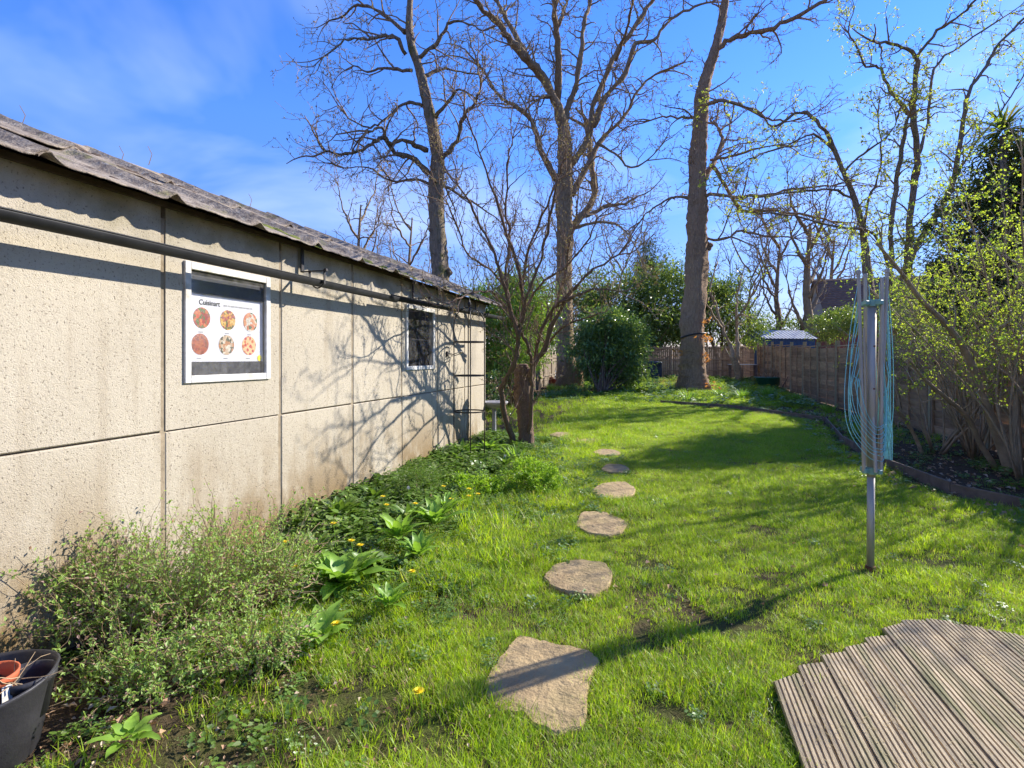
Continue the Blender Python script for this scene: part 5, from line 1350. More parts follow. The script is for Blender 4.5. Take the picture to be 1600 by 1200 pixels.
def board_fence(label, a, b, h, mat, bw=.11, npan=None, dark=False):
    a = np.array(a, dtype=float); b = np.array(b, dtype=float); d = b - a; L = np.linalg.norm(d); d /= L; nrm = np.array([d[1], -d[0]])
    root = thing("board_fence", (a[0], a[1], gz(*a)), label, "fence")
    an = math.atan2(d[1], d[0]); rot = np.array([[math.cos(an), -math.sin(an), 0], [math.sin(an), math.cos(an), 0], [0, 0, 1]])
    r = random.Random(int(L * 100)); n = int(L / 1.86) + 1
    for i in range(n):
        s0 = i * 1.86; s1 = min(L, s0 + 1.86)
        if s1 - s0 < .2: continue
        p = a + d * s0; z = gz(*p)
        mb = MB(); mb.box((p[0], p[1], z + h / 2 + .03), (.1, .1, h + .1), rot, bev=.006); mb.build("post", mat, root)
        s = s0 + .06; pm = MB()
        while s < s1 - .06:
            q = a + d * (s + bw / 2) + nrm * (.004 if int(s / bw) % 2 else -.004); zz = gz(*q)
            pm.box((q[0], q[1], zz + h / 2), (bw - .006, .014, h + r.uniform(-.02, .01)), rot); s += bw
        pm.build("board_panel", mat, root, kind="stuff")
        for hz in (.45, 1.05, h - .12):
            m_ = a + d * (s0 + s1) / 2 - nrm * .03; rb = MB(); rb.box((m_[0], m_[1], gz(*m_) + hz), (s1 - s0 - .1, .035, .06), rot); rb.build("rail", mat, root)
            m_ = a + d * (s0 + s1) / 2 + nrm * .03; rb = MB(); rb.box((m_[0], m_[1], gz(*m_) + hz), (s1 - s0 - .1, .035, .06), rot); rb.build("rail", mat, root)
board_fence("dark vertical board fence closing the back of the garden", (-5.0, 31.2), (4.8, 31.2), 1.75, MAT["fence"])
board_fence("low pale board fence along the left side beyond the shed", (-5.0, 8.7), (-5.0, 31.1), 1.35, MAT["fence_pale"])

# ------------------------------------------------------------------ rotary airer
def build_airer():
    b = G(1360, 891); D = 3.606
    root = thing("rotary_airer", b, "folded rotary washing line with aluminium pole and turquoise lines standing in the lawn", "washing line")
    zt = 1.78; lean = np.array([.012, .004])
    def at(z, dx=0, dy=0): return np.array([b[0] + lean[0] * z / 1.9 + dx, b[1] + lean[1] * z / 1.9 + dy, z])
    mb = MB(); mb.tube([at(-.02), at(.62)], [.0225, .0225], 20); mb.build("pole", MAT["alu"], root, smooth=True)
    mb = MB(); mb.tube([at(.62), at(zt)], [.0255, .0255], 20); mb.build("outer_tube", MAT["alu"], root, smooth=True)
    mb = MB(); mb.tube([at(-.02), at(.03)], [.032, .030], 12); mb.build("ground_socket", MAT["rust"], root)
    for z in (.66, 1.765):
        mb = MB(); c = at(z)
        mb.tube([c - (0, 0, .022), c + (0, 0, .022)], [.034, .034], 20)
        for k in range(4):
            a = THETA + PI / 4 * 0 + k * PI / 2 + .35; rr = .045
            mb.box(c + np.array([math.cos(a) * rr, math.sin(a) * rr, 0]), (.05, .030, .03), [[math.cos(a), -math.sin(a), 0], [math.sin(a), math.cos(a), 0], [0, 0, 1]], bev=.004)
        mb.build("collar", MAT["airer_green"], root)
    # small rust marks
    for px_, z in ((0, 1.48), (0, .98), (0, 1.2)):
        c = at(z) - FW * .0262; mb = MB(); mb.box(c, (.012, .002, .01)); mb.build("rust_mark", MAT["rust"], root)
    arms = []
    # arm feet and tips in terms of right / forward from the pole
    for (fr, ff, tr, tf, zt_) in ((-.060, -.02, -.105, -.02, 1.965), (.055, .01, .085, -.02, 1.975), (.012, .065, .018, .10, 1.96), (-.015, -.070, .02, .06, 1.5)):
        f = at(.66) + RT * fr + FW * ff; t = at(zt_) + RT * tr + FW * tf; t[2] = zt_
        if zt_ > 1.6: arms.append((f, t))
        mb = MB(); mb.tube([f, (f + t) / 2, t], [.0115, .0115, .0115], 10); mb.box(t, (.026, .026, .03), bev=.004)
        ar = mb.build("arm", MAT["alu"], root, smooth=False)
    f = at(.66) + RT * .04 - FW * .04; t = at(1.93) + RT * .045 - FW * .03
    arms.append((f, t)); mb = MB(); mb.tube([f, t], [.0115, .0115], 10); mb.build("arm", MAT["alu"], root)
    # struts
    for k in (-1, 1):
        mb = MB(); mb.tube([at(.9) + RT * .03 * k, at(1.6) + RT * .055 * k], [.006, .006], 6); mb.build("strut", MAT["alu"], root)
    # lines: deep loops between neighbouring arms
    r = np.random.default_rng(9)
    def loop(cp):
        pts = []
        for (x_, f_, z_) in cp: q = at(z_) + RT * x_ + FW * f_; q[2] = z_; pts.append(q)
        mb = MB(); mb.tube(smooth(pts, 6), .0021, 5, cap=False); mb.build("line", MAT["line"], root, smooth=True)
    for k in range(9):
        h = 1.90 - k * .075 + r.uniform(-.02, .02); j_ = lambda s_=.008: r.normal(0, s_); w_ = 1 - k * .055; zb = .735 + .028 * k + j_(.006)
        xa = -.105 + .045 * (1.965 - h) / 1.3
        loop([(xa, -.02, h), (xa - .05 * w_ + j_(), -.03, h - (h - 1.1) * .45), (-.212 * w_ + j_(), -.045, 1.12 + .02 * k + j_(.03)), (-.180 * w_ + j_(), -.06, .93 + .02 * k), (-.07 * w_, -.06, zb + .035), (.0, -.06, zb), (.055, -.05, zb + .03), (.075 + j_(.004), -.03, 1.1 + j_(.05)), (.06 + j_(.005), -.01, 1.5), (.05 + j_(.004), .0, min(1.9, h + .05))])
    for k in range(7):
        h = 1.92 - k * .09 + r.uniform(-.02, .02); j_ = lambda s_=.007: r.normal(0, s_); w_ = 1 - k * .08
        loop([(.083, -.02, h), (.083 + .035 * w_ + j_(), -.01, h - (h - 1.1) * .5), (.135 * w_ + j_(), .0, 1.15 + j_(.04)), (.128 * w_ + j_(), .0, .95 + .02 * k), (.098 + j_(.004), .01, .76 + .03 * k + j_(.01)), (.07 + j_(.004), .03, .95 + .02 * k), (.05 + j_(), .05, 1.4), (.03, .08, min(1.9, h))])
    # the gathered knot hanging at the right
    mb = MB()
    for k in range(5):
        a = at(1.15) + RT * (.07 + .006 * k); e = at(.735) + RT * (.098 + .003 * k) - FW * .01 * k
        mb.tube(smooth([a, (a + e) / 2 + RT * .02, e], 5), .0024, 5)
    mb.box(at(.76) + RT * .10, (.018, .014, .05), bev=.003); mb.build("line_end", MAT["line"], root)
build_airer()

# ------------------------------------------------------------------ obelisk trellis
def build_obelisk():
    cx, cy = WX + .29, 6.90; root = thing("plant_obelisk", (cx, cy, 0), "black metal plant obelisk with rings standing against the far end of the shed wall", "plant support")
    R = .205
    for k in range(4):
        a = THETA - PI / 2 + .15 + k * PI / 2; d = np.array([math.cos(a), math.sin(a), 0]); c = np.array([cx, cy, 0])
        pts = [c + d * R + (0, 0, z) for z in (-.05, .6, 1.2, 1.82)] + [c + d * R * math.cos(t) + (0, 0, 1.85 + .235 * math.sin(t)) for t in np.linspace(.15, PI / 2 - .05, 8)]
        mb = MB(); mb.tube(pts, .0075, 8); mb.build("upright", MAT["black_iron"], root, smooth=True)
    for z in (.69, 1.17, 1.62):
        mb = MB(); t = np.linspace(0, 2 * PI, 33); pts = np.column_stack([cx + R * np.cos(t), cy + R * np.sin(t), np.full(33, z)])
        V = []
        for p, tt in zip(pts, t):
            for (dr, dz) in ((-.003, -.009), (.003, -.009), (.003, .009), (-.003, .009)): V.append((p[0] + dr * math.cos(tt), p[1] + dr * math.sin(tt), p[2] + dz))
        Q = [(i * 4 + j, i * 4 + (j + 1) % 4, i * 4 + 4 + (j + 1) % 4, i * 4 + 4 + j) for i in range(32) for j in range(4)]
        mb.add(V, Q); mb.build("ring", MAT["black_iron"], root)
    mb = MB(); mb.lathe((cx, cy, 2.085), [(.006, 0), (.022, .02), (.028, .045), (.018, .07), (.006, .10), (.002, .13)], 10); mb.build("finial", MAT["black_iron"], root, smooth=True)
    # wall-mounted pot ring
    w = thing("pot_ring", (WX + .01, 6.95, 1.45), "small round iron pot holder fixed to the shed wall behind the obelisk", "wall bracket")
    mb = MB(); t = np.linspace(0, 2 * PI, 25); mb.tube(np.column_stack([WX + .10 + .075 * np.cos(t), 6.93 + .085 * np.sin(t), 1.46 + .03 * np.cos(t)]), .006, 6); mb.build("ring", MAT["alu"], w, smooth=True)
    mb = MB(); mb.box((WX + .012, 6.8, 1.46), (.02, .05, .07), bev=.004); mb.tube([(WX + .015, 6.8, 1.46), (WX + .06, 6.86, 1.46)], .008, 6); mb.build("bracket", MAT["black_iron"], w)
build_obelisk()

# bird bath + terracotta saucer
def bird_bath():
    b = P(772, 692, 9.1); b[2] = 0; root = thing("bird_bath", b, "pale stone bird bath on a slim stem just beyond the shed corner", "bird bath")
    mb = MB(); mb.lathe(b, [(.10, -.02), (.095, .05), (.06, .08), (.036, .14), (.032, .5), (.045, .56), (.02, .58)], 16); mb.build("stem", MAT["concrete"], root, smooth=True)
    mb = MB(); mb.lathe(b, [(.01, .56), (.08, .57), (.2, .62), (.235, .66), (.235, .68), (.21, .675), (.16, .645), (.0, .63)], 28); mb.build("bowl", MAT["concrete"], root, smooth=True)
    p = P(779, 697, 8.9); p[2] = 0; r2 = thing("terracotta_pot", p, "orange terracotta dish lying at the foot of the bird bath", "pot")
    mb = MB(); mb.lathe(p, [(.0, .01), (.13, .012), (.17, .09), (.185, .10), (.165, .10), (.12, .03), (0, .03)], 24); mb.build("dish", MAT["terracotta"], r2, smooth=True)
bird_bath()

# ------------------------------------------------------------------ plants near the shed
def wiry_shrub(label, px, py, H, spread, nst, nl, seed, lean=(0, 0)):
    H *= .86; nl = int(nl * .56); nst = int(nst * 1.15)
    b = G(px, py); b[0] = max(b[0], WX + .18); r = np.random.default_rng(seed)
    root = thing("wiry_shrub", b, label, "shrub", "small-leaved wiry shrubs against the shed wall")
    st = MB(); lf = MB(); C = []; Dr = []
    for i in range(nst):
        a = r.uniform(0, 2 * PI); s = r.random() ** .7 * spread
        d = np.array([math.cos(a) * s + lean[0], math.sin(a) * s + lean[1], 1.0]); L = H * r.uniform(.6, 1.25)
        s0 = b + np.array([math.cos(a), math.sin(a), 0]) * .10 * r.random()
        pa = path_from(s0, d, L, 8, .16, -.03, r); pa[:, 0] = np.maximum(pa[:, 0], WX + .015 + .02 * r.random())
        st.tube(pa, np.linspace(.003, .001, 9), 3, cap=False)
        for k in range(3):
            i0 = r.integers(2, 8); pb = path_from(pa[i0], (pa[i0] - pa[i0 - 1]) / .05 + rdir(1, r)[0] * 1.1, L * r.uniform(.2, .45), 5, .22, .03, r); pb[:, 0] = np.maximum(pb[:, 0], WX + .015 + .03 * r.random())
            st.tube(pb, np.linspace(.0016, .0007, 6), 3, cap=False)
            n2 = max(3, int(nl / nst / 4)); ii = r.integers(0, 5, n2); C.append(pb[ii] + (pb[ii + 1] - pb[ii]) * r.random((n2, 1)))
        n2 = max(3, int(nl / nst / 4)); ii = r.integers(2, 8, n2); C.append(pa[ii] + (pa[ii + 1] - pa[ii]) * r.random((n2, 1)))
    C = np.vstack(C) + r.normal(0, .007, (sum(len(c) for c in C), 3)); C[:, 0] = np.maximum(C[:, 0], WX + .012); n = len(C)
    d = rdir(n, r); d[:, 2] += .2; up = rdir(n, r) * .6 + np.array([0, 0, 1]); l = r.uniform(.011, .026, n)
    lf.leaves(C, d, up, l, l * .62, .2, .1)
    st.build("stems", MAT["twig_tan"], root, kind="stuff"); lf.build("leaves", MAT["shrub"], root, kind="stuff")
wiry_shrub("wiry small-leaved shrub at the left edge above the black planter", 60, 985, .62, .95, 70, 6500, 70, (-.1, .1))
wiry_shrub("wiry shrub left of the near joint in the shed wall", 190, 985, .58, 1.0, 85, 8500, 71, (0.0, 0))
wiry_shrub("dense wiry shrub directly in front of the near wall joint", 300, 990, .60, 1.05, 90, 9500, 72, (.05, .1))
wiry_shrub("wiry shrub with the tallest reddish twigs, next to the big-leaved green plant", 400, 945, .66, .8, 80, 8500, 73, (-.05, .1))
wiry_shrub("low sprawling wiry shrub between the black planter and the grass", 230, 1075, .36, 1.4, 55, 4500, 74, (.1, 0))
wiry_shrub("low wiry shrub spilling toward the grass below the big-leaved plant", 400, 1040, .34, 1.4, 50, 4200, 75, (.15, 0))

def herb_plant(name, label, px, py, n, L, W, seed, group=None, upr=.8, mat="herb", z0=0.0, bend=.3, cat="plant"):
    b = G(px, py); r = np.random.default_rng(seed); root = thing(name, b, label, cat, group)
    n = int(n * 1.5); W = W * 1.0; L = L * .86; upr = upr * 1.15
    for i in range(n):
        a = i * 2.4 + r.uniform(-.3, .3); t = i / n
        d = np.array([math.cos(a), math.sin(a), upr * (1.6 - 1.2 * t) + r.uniform(-.1, .2)]); d += r.normal(0, .16, 3); l = 1.25 * L * r.uniform(.5, 1.15) * (.7 + .4 * t)
        mb = MB(); mb.bigleaf(b + np.array([math.cos(a) * .02, math.sin(a) * .02, z0 + (.05 if py > 870 else .10) + (1 - t) * .03]), d, (0, 0, 1), l, 1.15 * W * r.uniform(.8, 1.15), bend=bend, cup=.25, wav=.07, seg=8, shape=.6)
        mb.build("leaf", MAT[mat], root, smooth=True)
    return root
herb_plant("alkanet_plant", "large light green big-leaved plant beside the wiry shrubs", 535, 925, 22, .27, .085, 80, "big-leaved green plants in the border", .8)
herb_plant("alkanet_plant", "upright big-leaved plant behind, right of the dark ivy patch", 680, 838, 16, .28, .06, 81, "big-leaved green plants in the border", 1.1)
herb_plant("alkanet_plant", "small big-leaved plant low at the front below the yellow dandelion", 500, 1015, 9, .20, .07, 82, "big-leaved green plants in the border", .6)
herb_plant("alkanet_plant", "dark big-leaved plant against the shed wall below the second panel joint", 530, 830, 16, .24, .06, 83, "big-leaved green plants in the border", 1.3, mat="ivy")
herb_plant("alkanet_plant", "big-leaved plant at the foot of the black obelisk, left side", 722, 722, 18, .26, .065, 84, "big-leaved green plants in the border", .9)
herb_plant("alkanet_plant", "big-leaved plant at the foot of the black obelisk, right side", 765, 716, 18, .26, .065, 85, "big-leaved green plants in the border", .9)
herb_plant("alkanet_plant", "tiny big-leaved seedling in the bare soil at the bottom left", 200, 1180, 8, .10, .035, 86, "big-leaved green plants in the border", .5)
herb_plant("alkanet_plant", "dock-like big-leaved plant in front of the shed between two wall joints", 620, 862, 14, .22, .06, 87, "big-leaved green plants in the border", 1.0)
herb_plant("mullein_plant", "grey-green downy rosette with blunt leaves in the middle of the border", 600, 895, 13, .17, .08, 88, None, .35, mat="ivy")
for i, (px_, py_, n_, L_, m_, lb_) in enumerate([(585, 800, 14, .22, "ivy", "dark leafy clump against the wall just before the grey herb"), (570, 905, 14, .17, "ivy", "dark leafy clump right of the largest light green plant"), (495, 875, 14, .22, "ivy", "dark leafy clump between the wall joint and the wiry shrubs"),
      (655, 880, 12, .19, "herb", "narrow-leaved clump in the middle of the border by a lone dandelion"), (700, 815, 14, .22, "herb", "fresh narrow-leaved clump on the lawn side of the border"), (640, 835, 13, .20, "ivy", "dark clump below the grey herb"),
      (690, 735, 13, .26, "ivy", "dark leafy clump against the far wall left of the obelisk"), (790, 740, 12, .17, "ivy", "dark clump between the obelisk and the lime bush"), (450, 905, 12, .22, "herb", "green clump half hidden behind the tallest wiry shrub"), (610, 960, 10, .13, "herb", "small light green seedling plant out in the grass edge")]):
    herb_plant("leafy_clump", lb_, px_, py_, n_, L_, .045, 200 + i, "leafy weeds in the border", 1.1, mat=m_)
crown("lime_bush", "rounded lime green bush at the edge of the lawn by the forked tree", "bush", [(*(lambda c: (c[0], c[1], .13))(G(832, 766)), .27, .25, .19), (*(lambda c: (c[0] + .08, c[1], .10))(G(832, 766)), .22, .2, .14)], 6500, .026, .018, MAT["lime_shrub"], 90, G(832, 768), clump=.03, shell=.75, per=30)
crown("grey_herb", "fine-leaved grey-green herb bush against the wall beyond the dandelions", "bush", [(*(lambda c: (c[0], c[1], .17))(G(655, 782)), .26, .3, .2)], 3800, .028, .005, MAT["ivy"], 91, G(655, 785), clump=.045, shell=.5)
crown("low_groundsel", "low mound of small green leaves between the obelisk and the lime bush", "bush", [(*(lambda c: (c[0], c[1], .06))(G(745, 770)), .32, .28, .10)], 3800, .03, .02, MAT["lime_shrub"], 92, G(745, 772), clump=.04, shell=.6, stems=False)

def dandelion(px, py, label, s=1.0, seed_head=False, n=0, h=None):
    zt = .13 if py > 870 else .24
    D = FPX * (EYE - zt) / (py - 560.0)
    if px < 1032: D = min(D, 881 * (2.768 - .12) / (1032 - px))
    f = P(px, py, D)
    # put the flower head on a stalk that really reaches the soil
    b = np.array([f[0] + .01, f[1] + .01, 0.0]); b[0] = max(b[0], WX + .06); f[0] = max(f[0], WX + .05)
    root = thing("dandelion", b, label, "flower", "dandelions in the border")
    r = random.Random(n); mb = MB(); mb.tube([b, (b + f) / 2 + np.array([.006, 0, .01]), f], [.0025, .002, .002], 5); mb.build("stalk", MAT["herb"], root)
    mb = MB()
    if seed_head:
        nn = 90; dd = rdir(nn, np.random.default_rng(n)); mb.leaves(np.repeat(f[None], nn, 0), dd, rdir(nn, np.random.default_rng(n + 1)), .017, .004, .1); mb.build("seed_head", MAT["seedwhite"], root)
    else:
        for ring, (k, rad, el) in enumerate(((20, .026 * s, .15), (16, .020 * s, .5), (10, .012 * s, 1.1))):
            a = np.arange(k) * 2 * PI / k + ring; d = np.column_stack([np.cos(a) * math.cos(el), np.sin(a) * math.cos(el), np.full(k, math.sin(el))])
            # heads tip toward the sun
            d = d + np.array([.25, -.15, 0]) * 0; mb.leaves(np.repeat(f[None], k, 0), d, np.array([[0, 0, 1.]] * k), rad, .008 * s, .1)
        mb.build("flower_head", MAT["yellow"], root)
dl = [(446, 847, "dandelion flower beside the tallest wiry twigs"), (462, 886, "dandelion flower lower among the wiry twigs"), (521, 818, "dandelion flower on the dark leaves against the wall"), (549, 845, "left of a close pair of dandelion flowers in mid border"), (563, 852, "right of a close pair of dandelion flowers in mid border"),
      (598, 776, "dandelion flower nearest the wall left of the grey herb"), (604, 789, "dandelion flower just below the one nearest the wall"), (649, 787, "dandelion flower in front of the grey herb"), (644, 893, "single dandelion flower in the open middle of the border"), (526, 975, "largest dandelion flower, nearest the viewer"),
      (654, 1080, "small yellow flower low in the grass near the first slab"), (733, 764, "upper of three dandelion flowers on the low mound"), (733, 775, "lower left of three dandelion flowers on the low mound"), (747, 772, "right of three dandelion flowers on the low mound"), (705, 780, "dandelion flower left of the low mound"), (693, 760, "orange dandelion flower by the herb bush and the obelisk")]
for i, (x, y, l) in enumerate(dl): dandelion(x, y, l, 1.15 if i == 9 else 1.0, n=i)
dandelion(638, 762, "white dandelion seed head above the grey herb", seed_head=True, n=30)
dandelion(789, 712, "white dandelion seed head in front of the forked tree", seed_head=True, n=31)

# bulbs (strap-leaved clumps) in the far right bed
def strap_clump(label, px, py, n, L, seed, flower=0, col="herb"):
    b = G(px, py); r = np.random.default_rng(seed); root = thing("bulb_clump", b, label, "plant", "strap-leaved bulb clumps in the far bed"); mb = MB()
    for i in range(n):
        a = r.uniform(0, 2 * PI); blade(mb, b + np.array([math.cos(a), math.sin(a), 0]) * r.random() * L * .45, a + r.normal(0, .5), L * r.uniform(.7, 1.2), .03, r.uniform(.1, .6), r.uniform(.1, .6), seg=4)
    mb.build("leaves", MAT[col], root, kind="stuff")
    for k in range(flower):
        a = r.uniform(0, 2 * PI); p = b + np.array([math.cos(a) * .25, math.sin(a) * .25, L * 1.05]); m2 = MB(); m2.tube([b + (0, 0, .02), p], .005, 4)
        ang = np.arange(6) * PI / 3; m2.leaves(np.repeat(p[None], 6, 0), np.column_stack([np.cos(ang), np.sin(ang), np.full(6, .2)]), np.array([[0, 0, 1.]] * 6), .06, .035, .1, m=1); m2.build("daffodil", [MAT["herb"], MAT["yellow"]], root)
strap_clump("largest strap-leaved clump with pale daffodils below the green tub", 1200, 622, 150, .42, 1, 3)
strap_clump("strap-leaved clump just right of the thick trunk's foot", 1125, 620, 70, .34, 2)
strap_clump("small strap-leaved clump in front of the thick trunk", 1075, 628, 36, .48, 3)
strap_clump("strap-leaved clump in the middle of the far bed below the white table", 1160, 622, 80, .34, 4)
strap_clump("strap-leaved clump at the fence end of the far bed", 1245, 628, 70, .34, 5)
strap_clump("strap-leaved clump by the central trunk's foot, left", 862, 612, 60, .36, 6)
strap_clump("strap-leaved clump by the central trunk's foot, right", 915, 606, 60, .34, 7)
strap_clump("long-bladed clump at the foot of the forked tree by the lime bush", 808, 722, 26, .30, 8)
strap_clump("strap-leaved clump near the board edging in front of the side fence", 1295, 645, 60, .28, 9)
crown("bare_undergrowth", "pale dry stems and weeds at the left foot of the thick trunk", "plant", [(*(lambda c: (c[0], c[1], .3))(G(1050, 606)), .5, .4, .3)], 500, .12, .012, MAT["grass_dry"], 93, G(1050, 606), clump=.15, stems=False)
# dead orange leaves caught on the thick trunk
def dead_sprig(px, py, n, label, D=21.2, sz=.35):
    r = np.random.default_rng(int(px + py)); c = P(px, py, D); root = thing("dead_leaf_sprig", c, label, "dead leaves", "orange dead leaf sprigs on the thick trunk"); mb = MB()
    C = c + r.normal(0, sz * .4, (n, 3)); mb.leaves(C, rdir(n, r), rdir(n, r), .17, .08, .3); mb.build("leaves", MAT["litter_or"], root, kind="stuff"); mb = MB()
    q = P(1095, py + 4, 21.6); mb.tube(smooth([q, (q + c) / 2 + (0, 0, .1), c], 4), .015, 4); mb.build("shoot", MAT["twig"], root)
dead_sprig(1103, 528, 26, "upper right orange dead leaf sprig on the thick trunk"); dead_sprig(1105, 558, 20, "lower right orange dead leaf sprig on the thick trunk", sz=.28)
dead_sprig(1058, 551, 12, "left orange dead leaf sprig on the thick trunk", sz=.22); dead_sprig(1111, 603, 26, "orange dead leaves at the foot of the thick trunk on the right", sz=.36); dead_sprig(1106, 500, 12, "small orange dead leaf sprig high on the thick trunk", sz=.22)
# strap round the trunk
st = thing("tree_strap", P(1084, 525, 21.9), "dark strap tied round the thick trunk", "strap"); mb = MB(); c = P(1084, 525, 21.9); t = np.linspace(0, 2 * PI, 25)
mb.tube(np.column_stack([c[0] + .49 * np.cos(t), c[1] + .49 * np.sin(t), c[2] + .10 * np.cos(t + .6)]), .035, 6); mb.build("loop", MAT["black_iron"], st, smooth=True)

# ------------------------------------------------------------------ things at the back of the garden
def back_things():
    b = G(903, 606); t = thing("tree_stump", b, "pale peeled tree stump close against the central trunk", "stump")
    mb = MB(); r = random.Random(6); V = []; k = 14
    for j, (h, w) in enumerate(((0, .34), (.15, .27), (.5, .24), (.8, .23), (.86, .20))):
        for i in range(k): a = i * 2 * PI / k; q = w * (1 + .08 * math.sin(3 * a)) * r.uniform(.94, 1.06); V.append((b[0] + q * math.cos(a), b[1] + q * math.sin(a), b[2] + h + (r.uniform(0, .12) if j > 2 else 0)))
    V.append((b[0], b[1], b[2] + .85)); Q = [(j * k + i, j * k + (i + 1) % k, (j + 1) * k + (i + 1) % k, (j + 1) * k + i) for j in range(4) for i in range(k)]
    mb.add(V, Q, [(4 * k + i, 4 * k + (i + 1) % k, 5 * k) for i in range(k)]); mb.build("wood", MAT["cut_wood"], t)
    b = P(857, 592, 27.0); b[2] = gz(b[0], b[1]); t = thing("compost_bin", b, "dark blue conical compost bin by the back left corner", "compost bin")
    mb = MB(); mb.lathe(b, [(.46, 0), (.45, .1), (.42, .3), (.40, .32), (.37, .6), (.35, .62), (.33, .8)], 24); mb.build("body", MAT["bin"], t, smooth=True)
    mb = MB(); mb.lathe(b, [(.35, .80), (.34, .86), (.2, .93), (.05, .95), (0, .95)], 24); mb.build("lid", MAT["bin"], t, smooth=True)
    b = P(848, 604, 25.5); b[2] = gz(b[0], b[1]); t = thing("brick_pile", b, "heap of red bricks in front of the compost bin", "bricks"); r = random.Random(8)
    mb = MB(); mb.box((0, 0, 0), (.215, .10, .065), bev=.004); bm_ = mb.mesh("brick", MAT["brick_red"])
    for j in range(5):
        for i in range(9 - j):
            place("brick", bm_, b + np.array([-.95 + i * .23 + j * .11, r.uniform(-.1, .1), .035 + j * .068]), t, rot=(0, 0, r.uniform(-.3, .3)))
    # white stool frame
    b = P(1002, 597, 26.5); b[2] = gz(b[0], b[1]); t = thing("white_stool", b, "small white-legged stool near the back fence right of the laurel", "stool")
    for sx in (-1, 1):
        for sy in (-1, 1): mb = MB(); mb.tube([b + (sx * .30, sy * .2, 0), b + (sx * .14, sy * .1, .62)], .022, 6); mb.build("leg", MAT["white_paint"], t)
    mb = MB(); mb.box(b + (0, 0, .63), (.36, .3, .04), bev=.01); mb.build("seat", MAT["white_paint"], t)
    b = P(1023, 596, 29.0); b[2] = gz(b[0], b[1]); t = thing("water_butt", b, "dark squat water butt against the back fence beside the white stool", "water butt")
    mb = MB(); mb.lathe(b, [(.33, 0), (.36, .2), (.38, .5), (.37, .85), (.39, .86), (.39, .9), (.2, .95), (0, .96)], 20); mb.build("barrel", MAT["bin"], t, smooth=True)
    mb = MB(); mb.lathe(b, [(.40, .84), (.41, .87), (.40, .9)], 20); mb.build("rim", MAT["bin"], t, smooth=True)
    # white table
    b = P(1160, 602, 28.0); b[2] = gz(b[0], b[1]); t = thing("garden_table", b, "low white-topped garden table behind the slim pale tree", "table")
    mb = MB(); mb.box(b + (0, 0, .78), (1.35, .7, .035), bev=.01); mb.build("tabletop", MAT["metal_roof"], t)
    for sx in (-1, 1):
        for sy in (-1, 1): mb = MB(); mb.box(b + (sx * .6, sy * .28, .38), (.06, .06, .76)); mb.build("leg", MAT["edging"], t)
    b = G(1201, 603); t = thing("green_tub", b, "green plastic tub with bare stems beside the side fence", "tub")
    mb = MB(); mb.lathe(b, [(0, 0), (.40, 0), (.52, .34), (.56, .35), (.56, .38), (.5, .37), (.38, .3), (0, .3)], 24); mb.build("tub", MAT["green_tub"], t, smooth=True)
    mb = MB(); r2 = np.random.default_rng(1)
    for _ in range(30): mb.tube(path_from(b + np.array([r2.normal(0, .15), r2.normal(0, .15), .3]), (r2.normal(0, .4), r2.normal(0, .4), 1), .5, 4, .2, 0, r2), .008, 3)
    mb.build("stems", MAT["twig"], t, kind="stuff")
    # bird feeder on the central trunk
    b = P(875, 520, 23.0); t = thing("bird_feeder", b, "grey tube bird feeder hanging on the left of the central trunk", "bird feeder")
    mb = MB(); mb.lathe(b, [(.02, -.1), (.10, -.08), (.10, .55), (.13, .58), (.06, .68), (.01, .7)], 14); mb.build("tube", MAT["alu"], t, smooth=True); mb = MB(); mb.tube([b + (0, 0, .7), b + (0.1, .2, .95)], .012, 5); mb.build("hook", MAT["black_iron"], t)
    # blue shed next door
    c = P(1216, 575, 36.0); ang = THETA + .18; ux = np.array([math.cos(ang), math.sin(ang), 0]); uy = np.array([-math.sin(ang), math.cos(ang), 0]); rot = np.array([ux, uy, [0, 0, 1]]).T
    c[2] = .3; t = thing("blue_shed", c, "small blue boarded shed with a pale ribbed roof beyond the side fence", "shed"); L, Wd, eh, rh = 3.7, 2.2, 2.42, .5
    n = 24
    for i in range(n):
        mb = MB(); mb.box(c + ux * (-L / 2 + (i + .5) * L / n) - uy * (Wd / 2 + (.006 if i % 2 else 0)) + (0, 0, eh / 2), (L / n - .01, .02, eh), rot); mb.build("board", MAT["blue_wood"], t)
    mb = MB(); mb.box(c + (0, 0, eh / 2), (L - .04, Wd - .04, eh), rot); mb.build("wall", MAT["blue_wood"], t)
    q = lambda a, b_, z: c + ux * a + uy * b_ + np.array([0, 0, z])
    for s in (-1, 1): mb = MB(); mb.add([q(s * (L / 2 - .02), -Wd / 2, eh), q(s * (L / 2 - .02), Wd / 2, eh), q(s * (L / 2 - .02), 0, eh + rh)], None, [(0, 1, 2)]); mb.build("gable", MAT["blue_wood"], t)
    for s in (-1, 1):
        mb = MB(); m = 90; V = []
        for j in (0, 1):
            for i in range(m + 1):
                u = -L / 2 - .12 + (L + .24) * i / m; h = .03 if (i % 6) in (0, 1) else 0
                V.append(q(u, s * (Wd / 2 + .15) * (1 - j), eh - .06 + (rh + .09) * j + h))
        mb.add(V, [(i, i + 1, m + 2 + i, m + 1 + i) for i in range(m)]); mb.build("roof", MAT["metal_roof"], t)
    # the house far right
    c = P(1400, 575, 40.0); c[2] = .3; ang = THETA - .25; ux = np.array([math.cos(ang), math.sin(ang), 0]); uy = np.array([-math.sin(ang), math.cos(ang), 0]); rot = np.array([ux, uy, [0, 0, 1]]).T
    t = thing("brick_house", c, "brown-roofed brick house glimpsed through the branches at the right", "house"); L, Wd, eh, rh = 10.5, 7.5, 3.1, 4.0
